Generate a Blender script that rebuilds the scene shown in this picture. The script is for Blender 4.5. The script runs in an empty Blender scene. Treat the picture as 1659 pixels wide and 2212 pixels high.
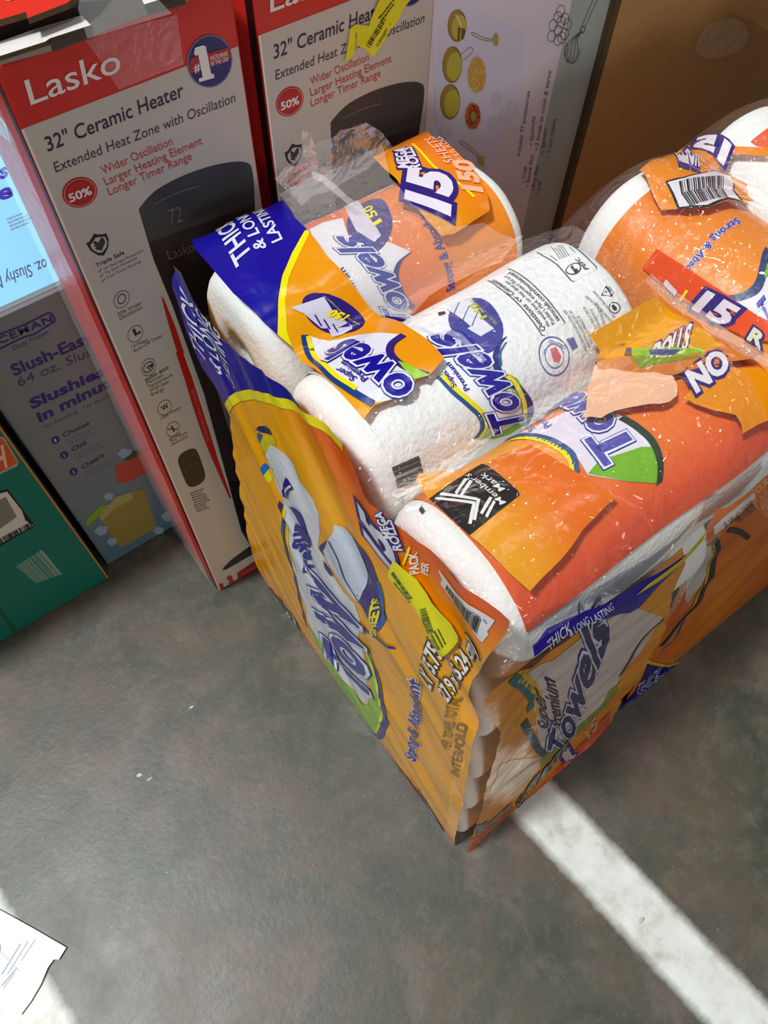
import bpy, bmesh, math, random
from mathutils import Vector, Matrix, noise
from mathutils.bvhtree import BVHTree
from mathutils.geometry import tessellate_polygon
random.seed(7)
C = bpy.context.scene.collection
SC = bpy.context.scene

# ---------------------------------------------------------------- camera
CX, CY, F = 829.5, 1106.0, 1660.0
CAMH = 1.14
YAW = math.radians(38.3)                       # the row of boxes runs along world X
nd = Vector((797.0-CX, 2030.0-CY, F)).normalized()          # straight down, seen by the camera
fw = Vector((0, 0, 1)); fw = (fw-nd*nd.z).normalized()
rt = nd.cross(fw)
RH = Vector((math.cos(YAW), -math.sin(YAW), 0)); FH = Vector((math.sin(YAW), math.cos(YAW), 0))
def cam_axis(e): return RH*e.dot(rt)+FH*e.dot(fw)-Vector((0, 0, 1))*e.dot(nd)
AX, AY, AZ = cam_axis(Vector((1, 0, 0))), cam_axis(Vector((0, 1, 0))), cam_axis(Vector((0, 0, 1)))
CAM = Vector((0, 0, CAMH))
cd = bpy.data.cameras.new('camera'); co = bpy.data.objects.new('camera', cd); C.objects.link(co)
m = Matrix((AX, -AY, -AZ)).transposed().to_4x4(); m.translation = CAM
co.matrix_world = m
cd.sensor_fit = 'VERTICAL'; cd.sensor_height = 36.0; cd.lens = F/2212*36.0; cd.clip_start = 0.02
SC.camera = co

# ---------------------------------------------------------------- light
SC.view_settings.view_transform = 'Standard'; SC.view_settings.look = 'None'
SC.view_settings.gamma = 1; SC.view_settings.use_curve_mapping = False
SC.view_settings.exposure = -0.3
w = bpy.data.worlds.new('hall'); SC.world = w; w.use_nodes = True
bg = w.node_tree.nodes['Background']; bg.inputs[0].default_value = (0.95, 0.98, 1.0, 1); bg.inputs[1].default_value = 0.055
def area(name, loc, target, size, power, col=(1, 1, 1), size_y=None):
    l = bpy.data.lights.new(name, 'AREA'); l.energy = power; l.size = size; l.color = col
    if size_y: l.shape = 'RECTANGLE'; l.size_y = size_y
    o = bpy.data.objects.new(name, l); C.objects.link(o); o.location = loc
    o.rotation_euler = (Vector(target)-Vector(loc)).to_track_quat('-Z', 'Y').to_euler()
    return o
area('ceiling_light', (-2.3, 1.15, 6.4), (0.3, 0.2, 0), 0.75, 455, (0.96, 1.0, 1.0))
area('far_daylight', (-3.5, -7.5, 2.6), (0.2, 0.5, 0.5), 2.6, 165, (1.0, 0.98, 0.95), 1.8)
for lx, ly, lp, lc in ((2.6, 2.2, 26, (1, .97, .92)), (-3.8, 2.6, 40, (.86, .95, 1)), (.6, 3.6, 26, (1, 1, 1)), (.4, -1.6, 22, (1, .97, .93)), (-1.2, -2.4, 22, (1, .97, .93)), (3.0, -.6, 18, (1, .97, .93))):
    area('ceiling_lamp', (lx, ly, 6.5), (lx*.6, ly*.6, 0), .09, lp, lc, .6)

# ---------------------------------------------------------------- materials
def lin(c): return tuple(((x/255.0)/12.92 if x/255.0 <= 0.04045 else ((x/255.0+0.055)/1.055)**2.4) for x in c)
def mat(name, col, rough=0.5, bump=0.0, scale=60.0, spec=0.5, attr=False, coat=0.0, var=0.0, detail=4.0, stretch=None):
    M = bpy.data.materials.new(name); M.use_nodes = True; nt = M.node_tree; b = nt.nodes['Principled BSDF']
    c = lin(col); b.inputs['Base Color'].default_value = (*c, 1); b.inputs['Roughness'].default_value = rough
    b.inputs['Specular IOR Level'].default_value = spec; b.inputs['Coat Weight'].default_value = coat
    b.inputs['Coat Roughness'].default_value = 0.12
    if attr:
        a = nt.nodes.new('ShaderNodeAttribute'); a.attribute_name = 'Ink'; nt.links.new(a.outputs['Color'], b.inputs['Base Color'])
    if bump or var:
        tc = nt.nodes.new('ShaderNodeTexCoord'); n = nt.nodes.new('ShaderNodeTexNoise')
        n.inputs['Scale'].default_value = scale; n.inputs['Detail'].default_value = detail
        src = tc.outputs['Object']
        if stretch:
            mp = nt.nodes.new('ShaderNodeMapping'); mp.inputs['Scale'].default_value = stretch
            nt.links.new(src, mp.inputs['Vector']); src = mp.outputs['Vector']
        nt.links.new(src, n.inputs['Vector'])
        if bump:
            bp = nt.nodes.new('ShaderNodeBump'); bp.inputs['Strength'].default_value = bump; bp.inputs['Distance'].default_value = 0.004
            nt.links.new(n.outputs['Fac'], bp.inputs['Height']); nt.links.new(bp.outputs['Normal'], b.inputs['Normal'])
            if coat: nt.links.new(bp.outputs['Normal'], b.inputs['Coat Normal'])
        if var and not attr:
            mx = nt.nodes.new('ShaderNodeMix'); mx.data_type = 'RGBA'
            mx.inputs[6].default_value = (*[x*(1-var) for x in c], 1); mx.inputs[7].default_value = (*[min(1, x*(1+var)) for x in c], 1)
            nt.links.new(n.outputs['Fac'], mx.inputs[0]); nt.links.new(mx.outputs[2], b.inputs['Base Color'])
    return M
INK = {}
def ink(col, kind='card'):
    """printing ink of one flat colour, on card or on glossy plastic film"""
    k = (col, kind)
    if k not in INK:
        nm = kind+'_ink_%d_%d_%d' % col
        if kind == 'card': INK[k] = mat(nm, col, 0.42, 0.03, 300, 0.4)
        elif kind == 'film': INK[k] = mat(nm, col, 0.22, 0.25, 45, 0.36, detail=2)
        elif kind == 'wrap': INK[k] = mat(nm, col, 0.36, 0.25, 70, 0.3, detail=3)
    return INK[k]
GRAD = {k: mat(k+'_graded_ink', (255, 255, 255), r, bp, s, .32, attr=True, detail=3) for k, r, bp, s in (('card', .42, .03, 300), ('film', .22, .25, 45), ('wrap', .34, .3, 70))}
def clear_film(name, milky=0.02, gloss=0.9, bump=0.75, scale=44.0, rough=0.045, tint=(0.97, 0.97, 0.97)):
    M = bpy.data.materials.new(name); M.use_nodes = True; nt = M.node_tree; N = nt.nodes
    N.remove(N['Principled BSDF']); out = N['Material Output']
    tr = N.new('ShaderNodeBsdfTransparent'); tr.inputs[0].default_value = (*tint, 1)
    gl = N.new('ShaderNodeBsdfGlossy'); gl.inputs['Roughness'].default_value = rough; gl.inputs[0].default_value = (1, 1, 1, 1)
    df = N.new('ShaderNodeBsdfDiffuse'); df.inputs[0].default_value = (0.85, 0.85, 0.87, 1)
    tc = N.new('ShaderNodeTexCoord'); n = N.new('ShaderNodeTexNoise'); n.inputs['Scale'].default_value = scale; n.inputs['Detail'].default_value = 2; n.inputs['Distortion'].default_value = 1.0
    bp = N.new('ShaderNodeBump'); bp.inputs['Strength'].default_value = bump; bp.inputs['Distance'].default_value = 0.012
    fr = N.new('ShaderNodeFresnel'); fr.inputs['IOR'].default_value = 1.38
    mu = N.new('ShaderNodeMath'); mu.operation = 'MULTIPLY_ADD'; mu.inputs[1].default_value = gloss; mu.inputs[2].default_value = 0.012; mu.use_clamp = True
    m1 = N.new('ShaderNodeMixShader'); m2 = N.new('ShaderNodeAddShader'); m1.inputs[0].default_value = milky
    L = nt.links.new
    L(tc.outputs['Object'], n.inputs['Vector']); L(n.outputs['Fac'], bp.inputs['Height'])
    for q in (gl, fr): L(bp.outputs['Normal'], q.inputs['Normal'])
    mn = N.new('ShaderNodeMath'); mn.operation = 'MINIMUM'; mn.inputs[1].default_value = .26; L(mu.outputs[0], mn.inputs[0])
    L(fr.outputs[0], mu.inputs[0]); L(tr.outputs[0], m1.inputs[1]); L(df.outputs[0], m1.inputs[2])
    L(mn.outputs[0], gl.inputs[0]); L(m1.outputs[0], m2.inputs[0]); L(gl.outputs[0], m2.inputs[1]); L(m2.outputs[0], out.inputs['Surface'])
    return M
CLEAR = clear_film('clear_bag_film'); CLEAR2 = clear_film('clear_tape_film', 0.10, 0.5, 0.2, 60, 0.15)
CLEAR3 = clear_film('milky_bag_film', 0.12, 0.6, 0.5, 44, 0.06)
PAPER = mat('paper_towel', (240, 240, 237), 0.9, 0.22, 230, 0.1, detail=2)
PAPER.node_tree.nodes['Principled BSDF'].inputs['Subsurface Weight'].default_value = 0.0

# ---------------------------------------------------------------- surfaces that can be printed on
class Surf:
    """a sheet f(a, b) -> world point, with the pixel of the photograph that looks at each of its points"""
    def __init__(s, f, ra, rb, da=0.01, db=0.01, flat=False, guide=None):
        s.f, s.ra, s.rb, s.flat, s.g = f, ra, rb, flat, guide or f     # guide: the sheet before it was creased
        s.na = max(1, round((ra[1]-ra[0])/da)); s.nb = max(1, round((rb[1]-rb[0])/db))
        s.da = (ra[1]-ra[0])/s.na; s.db = (rb[1]-rb[0])/s.nb
        V = [s.g(ra[0]+i*s.da, rb[0]+j*s.db) for i in range(s.na+1) for j in range(s.nb+1)]
        Q = [(i*(s.nb+1)+j, (i+1)*(s.nb+1)+j, (i+1)*(s.nb+1)+j+1, i*(s.nb+1)+j+1) for i in range(s.na) for j in range(s.nb)]
        s.bvh = BVHTree.FromPolygons(V, Q); s.sign = 1
        a, b = (ra[0]+ra[1])/2, (rb[0]+rb[1])/2
        if s.normal(a, b).dot(CAM-f(a, b)) < 0: s.sign = -1
    def normal(s, a, b, e=0.0015):
        n = (s.f(a+e, b)-s.f(a-e, b)).cross(s.f(a, b+e)-s.f(a, b-e))
        return n.normalized()*s.sign if n.length > 0 else Vector((0, 0, 1))
    def pt(s, a, b, off=0): return s.f(a, b)+s.normal(a, b)*off if off else s.f(a, b)
    def at(s, px, py):
        d = (AX*(px-CX)+AY*(py-CY)+AZ*F).normalized()
        loc, n, idx, t = s.bvh.ray_cast(CAM, d)
        if loc is None:
            best = (9, None)
            for k in range(90):
                q = CAM+d*(0.25+k*0.02); l, n, i, dist = s.bvh.find_nearest(q)
                if dist < best[0]: best = (dist, l, i)
            loc, idx = best[1], best[2]
        i, j = divmod(idx, s.nb)
        a, b = s.ra[0]+(i+.5)*s.da, s.rb[0]+(j+.5)*s.db
        for k in range(5):
            e = 1e-3; p = s.g(a, b); fa = (s.g(a+e, b)-p)/e; fb = (s.g(a, b+e)-p)/e; r = loc-p
            A, B, D = fa.dot(fa), fa.dot(fb), fb.dot(fb); det = A*D-B*B
            if abs(det) < 1e-12: break
            x, y = fa.dot(r), fb.dot(r)
            a += (D*x-B*y)/det; b += (A*y-B*x)/det
        return (a, b)
def plane(o, ex, ey, w=1.5, h=1.5):
    o, ex, ey = Vector(o), Vector(ex), Vector(ey)
    return Surf(lambda a, b: o+ex*a+ey*b, (-w, w), (-h, h), 2*w, 2*h, True)

class View:
    """a window of the photograph in which points were measured"""
    def __init__(s, x, y, k): s.x, s.y, s.k = x, y, k
    def __call__(s, p): return (s.x+p[0]*s.k, s.y+p[1]*s.k)
PX = View(0, 0, 1)
c1 = View(0, 0, .33755); c2 = View(500, 0, .33755); c3 = View(880, 0, .46956); c4 = View(0, 540, .38889)
c5 = View(360, 240, .48222); c6 = View(860, 480, .48161); c7 = View(480, 820, .42194); c8 = View(780, 900, .52984)
d1 = View(560, 1250, .42194); d2 = View(980, 1260, .30139); d3 = View(1260, 220, .24419); d4 = View(0, 1840, .30139)
d6 = View(1300, 1000, .25317); e1 = View(0, 640, .16271); e2 = View(180, 480, .16878); e3 = View(260, 760, .1718)
e4 = View(420, 1040, .13261); e5 = View(560, 900, .20494); e6 = View(820, 1130, .18083); e7 = View(1040, 500, .217); e8 = View(1240, 620, .25256)

TXT = {}
def text_mesh(s, off=0.0, shear=0.0, space=1.0):
    k = (s, off, shear, space)
    if k not in TXT:
        cu = bpy.data.curves.new('t', 'FONT'); cu.body = s; cu.offset = off; cu.shear = shear; cu.space_character = space
        cu.resolution_u = 3; cu.fill_mode = 'FRONT' if hasattr(cu, 'fill_mode') and 0 else cu.fill_mode
        o = bpy.data.objects.new('t', cu); C.objects.link(o)
        dg = bpy.context.evaluated_depsgraph_get(); me = o.evaluated_get(dg).to_mesh()
        TXT[k] = ([(v.co.x, v.co.y) for v in me.vertices], [tuple(p.vertices) for p in me.polygons])
        o.evaluated_get(dg).to_mesh_clear(); bpy.data.objects.remove(o); bpy.data.curves.remove(cu)
    return TXT[k]
CAPH = max(y for x, y in text_mesh('H')[0])
def spline(P, closed=False, n=6):
    if len(P) < 3: return list(P)
    out = []; N = len(P)
    for i in range(N if closed else N-1):
        g = lambda k: P[k % N] if closed else P[min(max(k, 0), N-1)]
        p0, p1, p2, p3 = g(i-1), g(i), g(i+1), g(i+2)
        for t in range(n):
            t /= n
            out.append(tuple(0.5*(2*p1[k]+(p2[k]-p0[k])*t+(2*p0[k]-5*p1[k]+4*p2[k]-p3[k])*t*t+(3*p1[k]-p0[k]-3*p2[k]+p3[k])*t**3) for k in (0, 1)))
    if not closed: out.append(tuple(P[-1]))
    return out

class Canvas:
    """collects printed shapes lying on a Surf into one bmesh"""
    STEP = 0.0003
    def __init__(s, surf, bm=None, mats=None, kind='card', lift=0.0):
        s.s = surf; s.bm = bm or bmesh.new(); s.mats = mats if mats is not None else []; s.kind = kind; s.lift = lift; s.n = 0
        s.ink = s.bm.loops.layers.float_color.get('Ink') or s.bm.loops.layers.float_color.new('Ink')
    def mi(s, m):
        if isinstance(m, tuple): m = ink(m, s.kind)
        if m not in s.mats: s.mats.append(m)
        return s.mats.index(m)
    def emit(s, V, Fs, m, layer=1, col=None, thick=0.0):
        if m == 'grad': m = GRAD[s.kind]
        k = s.mi(m); S = s.s
        if S.flat and col is None: vs = V; fs = Fs
        else:
            t = bmesh.new(); tv = [t.verts.new((x, y, 0)) for x, y in V]
            for f in Fs:
                try: t.faces.new([tv[i] for i in f])
                except ValueError: pass
            for ax in (0, 1):
                lo = min(v[ax] for v in V); hi = max(v[ax] for v in V)
                base, st = (S.ra[0], S.da) if ax == 0 else (S.rb[0], S.db)
                if S.flat: base, st = lo, max(0.02, (hi-lo)/12)
                q = math.ceil((lo-base)/st+1e-6); no = (1, 0, 0) if ax == 0 else (0, 1, 0)
                while base+q*st < hi-1e-7:
                    c = (base+q*st, 0, 0) if ax == 0 else (0, base+q*st, 0)
                    bmesh.ops.bisect_plane(t, geom=t.verts[:]+t.edges[:]+t.faces[:], dist=1e-7, plane_co=c, plane_no=no); q += 1
            t.verts.index_update(); vs = [(v.co.x, v.co.y) for v in t.verts]; fs = [[v.index for v in f.verts] for f in t.faces]; t.free()
        s.n += 1; off = s.lift+layer*s.STEP+s.n*1.5e-6
        bv = [s.bm.verts.new(S.pt(x, y, off)) for x, y in vs]
        new = []
        for f in fs:
            try: g = s.bm.faces.new([bv[i] for i in f])
            except ValueError: continue
            g.material_index = k; g.smooth = not S.flat; new.append(g)
            if col:
                for l, i in zip(g.loops, f): l[s.ink] = (*col(*vs[i]), 1)
        return new
    def ab(s, P, v=None): return [s.s.at(*(v(p) if v else p)) for p in P] if v else [tuple(p) for p in P]
    def poly(s, v, P, m, layer=1, smooth=False, col=None):
        A = s.ab(P, v)
        if smooth: A = spline(A, True, 5)
        T = tessellate_polygon([[Vector((x, y, 0)) for x, y in A]])
        return s.emit(A, T, m, layer, col)
    def rect(s, v, P, n, gap, m, layer=1, bars=None):
        """n bars across the quadrilateral P (a barcode or ruled lines)"""
        q = s.ab(P, v); r = random.Random(n)
        t = 0.0
        for i in range(n):
            w0 = (r.uniform(.3, 1.0) if bars else gap)/n; x0 = i/n; x1 = min(1, x0+w0*0.85)
            L = lambda A, B, t: (A[0]+(B[0]-A[0])*t, A[1]+(B[1]-A[1])*t)
            s.emit([L(q[0], q[1], x0), L(q[0], q[1], x1), L(q[3], q[2], x1), L(q[3], q[2], x0)], [(0, 1, 2, 3)], m, layer)
    def line(s, v, P, wd, m, layer=1, closed=False, smooth=True, taper=False, col=None):
        A = s.ab(P, v)
        if smooth and len(A) > 2: A = spline(A, closed, 6)
        n = len(A); V = []; Fs = []
        for i in range(n):
            p, q = (A[i-1], A[(i+1) % n]) if closed else (A[max(i-1, 0)], A[min(i+1, n-1)])
            d = Vector((q[0]-p[0], q[1]-p[1])); d = d.normalized() if d.length > 0 else Vector((1, 0))
            h = wd/2*(math.sin(math.pi*(0.06+0.88*i/(n-1)))**.6 if taper else 1)
            V += [(A[i][0]-d.y*h, A[i][1]+d.x*h), (A[i][0]+d.y*h, A[i][1]-d.x*h)]
        for i in range(n if closed else n-1):
            j = (i+1) % n; Fs.append((2*i, 2*i+1, 2*j+1, 2*j))
        s.emit(V, Fs, m, layer, col)
    def disc(s, v, c, e1, e2, m, layer=1, n=28, hole=0.0, clip=None):
        """ellipse through the two edge points e1 and e2 round the middle c"""
        c, a, b = s.ab([c, e1, e2], v)
        R = [(math.cos(2*math.pi*i/n), math.sin(2*math.pi*i/n)) for i in range(n)]
        P = lambda x, y, k: (c[0]+((a[0]-c[0])*x+(b[0]-c[0])*y)*k, c[1]+((a[1]-c[1])*x+(b[1]-c[1])*y)*k)
        if hole:
            V = [P(x, y, 1) for x, y in R]+[P(x, y, hole) for x, y in R]
            s.emit(V, [(i, (i+1) % n, n+(i+1) % n, n+i) for i in range(n)], m, layer)
        else: s.emit([P(x, y, 1) for x, y in R], [tuple(range(n))], m, layer)
    def text(s, v, st, p0, p1, p2, m, layer=1, off=0.0, shear=0.0, halo=(), space=1.0, full=None):
        """words whose baseline runs p0 -> p1 and whose capitals reach up to p2"""
        p0, p1, p2 = s.ab([p0, p1, p2], v)
        X = [x for x, y in text_mesh(full or st, off, shear, space)[0]]; x0, x1 = min(X), max(X); W = x1-x0
        if full: # p0 -> p1 spans only `full`
            pass
        for k, (o2, mm) in enumerate(list(halo)+[(off, m)]):
            V, Fs = text_mesh(st, o2, shear, space)
            s.emit([(p0[0]+(p1[0]-p0[0])*(x-x0)/W+(p2[0]-p0[0])*y/CAPH, p0[1]+(p1[1]-p0[1])*(x-x0)/W+(p2[1]-p0[1])*y/CAPH) for x, y in V], Fs, mm, layer+k)
    def base(s, m, layer=0, ra=None, rb=None, col=None):
        ra = ra or s.s.ra; rb = rb or s.s.rb
        return s.emit([(ra[0], rb[0]), (ra[1], rb[0]), (ra[1], rb[1]), (ra[0], rb[1])], [(0, 1, 2, 3)], m, layer, col)
    def lines_of_text(s, v, p0, p1, p2, n, m, layer=1, r=None):
        """n lines of print too small to read, between p0 (top left), p1 (top right) and p2 (bottom left)"""
        a, b, c = s.ab([p0, p1, p2], v); r = r or random.Random(n); ux = Vector((b[0]-a[0], b[1]-a[1])); uy = Vector((c[0]-a[0], c[1]-a[1]))/n
        for i in range(n):
            t = 0; e = r.uniform(.65, 1.0)
            while t < e:
                wl = min(e-t, r.uniform(.06, .2))
                q = [Vector(a)+ux*t+uy*(i+.3), Vector(a)+ux*(t+wl)+uy*(i+.3), Vector(a)+ux*(t+wl)+uy*(i+.75), Vector(a)+ux*t+uy*(i+.75)]
                s.emit([tuple(x) for x in q], [(0, 1, 2, 3)], m, layer); t += wl+.03

# ---------------------------------------------------------------- objects
def thing(name, label, cat, loc, group=None):
    o = bpy.data.objects.new(name, None); C.objects.link(o); o.location = loc; o.empty_display_size = 0.05
    o['label'] = label; o['category'] = cat
    if group: o['group'] = group
    return o
def obj(name, bm, mats, parent=None, smooth=False, base=None):
    if isinstance(bm, Canvas): mats = bm.mats; bm = bm.bm
    org = Vector(parent_world(parent)) if parent else Vector(base or (0, 0, 0))
    for v in bm.verts: v.co -= org
    me = bpy.data.meshes.new(name); bm.to_mesh(me); bm.free()
    for m in mats: me.materials.append(m)
    o = bpy.data.objects.new(name, me); C.objects.link(o)
    if parent: o.parent = parent
    elif base: o.location = base
    return o
def parent_world(o):
    p = Vector((0, 0, 0))
    while o: p += o.location; o = o.parent
    return p
def tag(o, label, cat, group=None):
    o['label'] = label; o['category'] = cat
    if group: o['group'] = group
    return o
def box_bm(bm, x0, x1, y0, y1, z0, z1, mi=0, bevel=0.0, seg=2):
    r = bmesh.ops.create_cube(bm, size=1); vs = r['verts']
    for v in vs: v.co = Vector(((x0+x1)/2+v.co.x*(x1-x0), (y0+y1)/2+v.co.y*(y1-y0), (z0+z1)/2+v.co.z*(z1-z0)))
    fs = list({f for v in vs for f in v.link_faces})
    for f in fs: f.material_index = mi
    if bevel:
        es = list({e for f in fs for e in f.edges})
        r = bmesh.ops.bevel(bm, geom=es, offset=bevel, segments=seg, affect='EDGES', profile=.5)
        for f in r['faces']: f.material_index = mi
def slab(canvas, P, v, m_top, m_side, thick, layer=1):
    """a flat board of real thickness traced on a surface"""
    S = canvas.s; A = canvas.ab(P, v); k1, k2 = canvas.mi(m_top), canvas.mi(m_side)
    top = [canvas.bm.verts.new(S.pt(x, y, thick)) for x, y in A]; bot = [canvas.bm.verts.new(S.pt(x, y, 0.0002)) for x, y in A]
    for t in tessellate_polygon([[Vector((x, y, 0)) for x, y in A]]):
        for L, k in ((top, k1), (bot, k2)):
            try: canvas.bm.faces.new([L[i] for i in t]).material_index = k
            except ValueError: pass
    n = len(A)
    for i in range(n):
        canvas.bm.faces.new([top[i], top[(i+1) % n], bot[(i+1) % n], bot[i]]).material_index = k2

# ================================================================= the setting
def make_floor():
    M = bpy.data.materials.new('sealed_concrete'); M.use_nodes = True; nt = M.node_tree; N = nt.nodes; L = nt.links.new; b = N['Principled BSDF']
    tc = N.new('ShaderNodeTexCoord')
    def noi(sc, det, rough=.6, dist=0.0):
        n = N.new('ShaderNodeTexNoise'); n.inputs['Scale'].default_value = sc; n.inputs['Detail'].default_value = det; n.inputs['Roughness'].default_value = rough; n.inputs['Distortion'].default_value = dist
        L(tc.outputs['Object'], n.inputs['Vector']); return n.outputs['Fac']
    def ramp(f, *st):
        r = N.new('ShaderNodeValToRGB'); e = r.color_ramp.elements
        while len(e) < len(st): e.new(.5)
        for k, (p, c) in enumerate(st): e[k].position = p; e[k].color = (*c, 1)
        L(f, r.inputs[0]); return r.outputs[0]
    def mix(f, a, c, mode='MIX'):
        x = N.new('ShaderNodeMix'); x.data_type = 'RGBA'; x.blend_type = mode
        if isinstance(f, float): x.inputs[0].default_value = f
        else: L(f, x.inputs[0])
        for s, i in ((a, 6), (c, 7)):
            if isinstance(s, tuple): x.inputs[i].default_value = (*s, 1)
            else: L(s, x.inputs[i])
        return x.outputs[2]
    col = ramp(noi(6.0, 8, .68, .5), (.37, lin((64, 68, 56))), (.50, lin((86, 82, 71))), (.62, lin((104, 86, 75))))
    col = mix(ramp(noi(2.6, 5), (.44, (0, 0, 0)), (.60, (1, 1, 1))), col, mix(1.0, col, (.74, .82, .70), 'MULTIPLY'))
    col = mix(ramp(noi(9.0, 7, .7, .6), (.52, (0, 0, 0)), (.70, (.8, .8, .8))), col, lin((116, 104, 94)))
    col = mix(ramp(noi(38, 5, .7), (.52, (0, 0, 0)), (.80, (.55, .55, .55))), col, lin((113, 111, 106)))
    col = mix(ramp(noi(21, 6, .7, .8), (.30, (.5, .5, .5)), (.44, (0, 0, 0))), col, lin((66, 63, 56)))
    col = mix(ramp(noi(260, 2), (.70, (0, 0, 0)), (.76, (.7, .7, .7))), col, lin((185, 182, 172)))
    # two painted lines, worn at their edges: each runs nearly along -Y
    sx = N.new('ShaderNodeSeparateXYZ'); L(tc.outputs['Object'], sx.inputs[0])
    def math_(op, a, c, d=None):
        q = N.new('ShaderNodeMath'); q.operation = op
        for i, s in enumerate((a, c, d)):
            if s is None: continue
            if isinstance(s, (int, float)): q.inputs[i].default_value = s
            else: L(s, q.inputs[i])
        return q.outputs[0]
    fine = math_('MULTIPLY', math_('SUBTRACT', noi(55, 5, .7), .5), .012)
    tot = None
    for x0, sl, hw, y0, y1 in PAINT:
        d = math_('ABSOLUTE', math_('ADD', math_('SUBTRACT', sx.outputs[0], math_('MULTIPLY_ADD', sx.outputs[1], sl, x0)), fine), 0)
        mr = N.new('ShaderNodeMapRange'); mr.inputs[1].default_value = hw+.007; mr.inputs[2].default_value = hw-.007; L(d, mr.inputs[0])
        k = math_('MULTIPLY', mr.outputs[0], math_('MULTIPLY', math_('LESS_THAN', sx.outputs[1], y1), math_('GREATER_THAN', sx.outputs[1], y0)))
        tot = k if tot is None else math_('MAXIMUM', tot, k)
    paint = ramp(noi(26, 5, .6), (.3, lin((196, 192, 180))), (.48, lin((226, 229, 222))), (.7, lin((240, 242, 238))))
    col = mix(tot, col, paint)
    L(col, b.inputs['Base Color'])
    rr = N.new('ShaderNodeMapRange'); rr.inputs[3].default_value = .34; rr.inputs[4].default_value = .54; L(noi(14, 4), rr.inputs[0]); L(rr.outputs[0], b.inputs['Roughness'])
    b.inputs['Specular IOR Level'].default_value = .6
    bp = N.new('ShaderNodeBump'); bp.inputs['Strength'].default_value = .12; bp.inputs['Distance'].default_value = .003; L(noi(120, 5), bp.inputs['Height']); L(bp.outputs[0], b.inputs['Normal'])
    bm = bmesh.new(); bmesh.ops.create_grid(bm, x_segments=1, y_segments=1, size=6)
    o = obj('floor', bm, [M]); o['kind'] = 'structure'
PAINT = [(0.288, -0.105, 0.036, -3.0, 0.9), (-0.373, -0.075, 0.037, -3.0, 1.5)]
make_floor()
FLOOR = plane((0, 0, 0), (1, 0, 0), (0, 1, 0))
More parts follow.
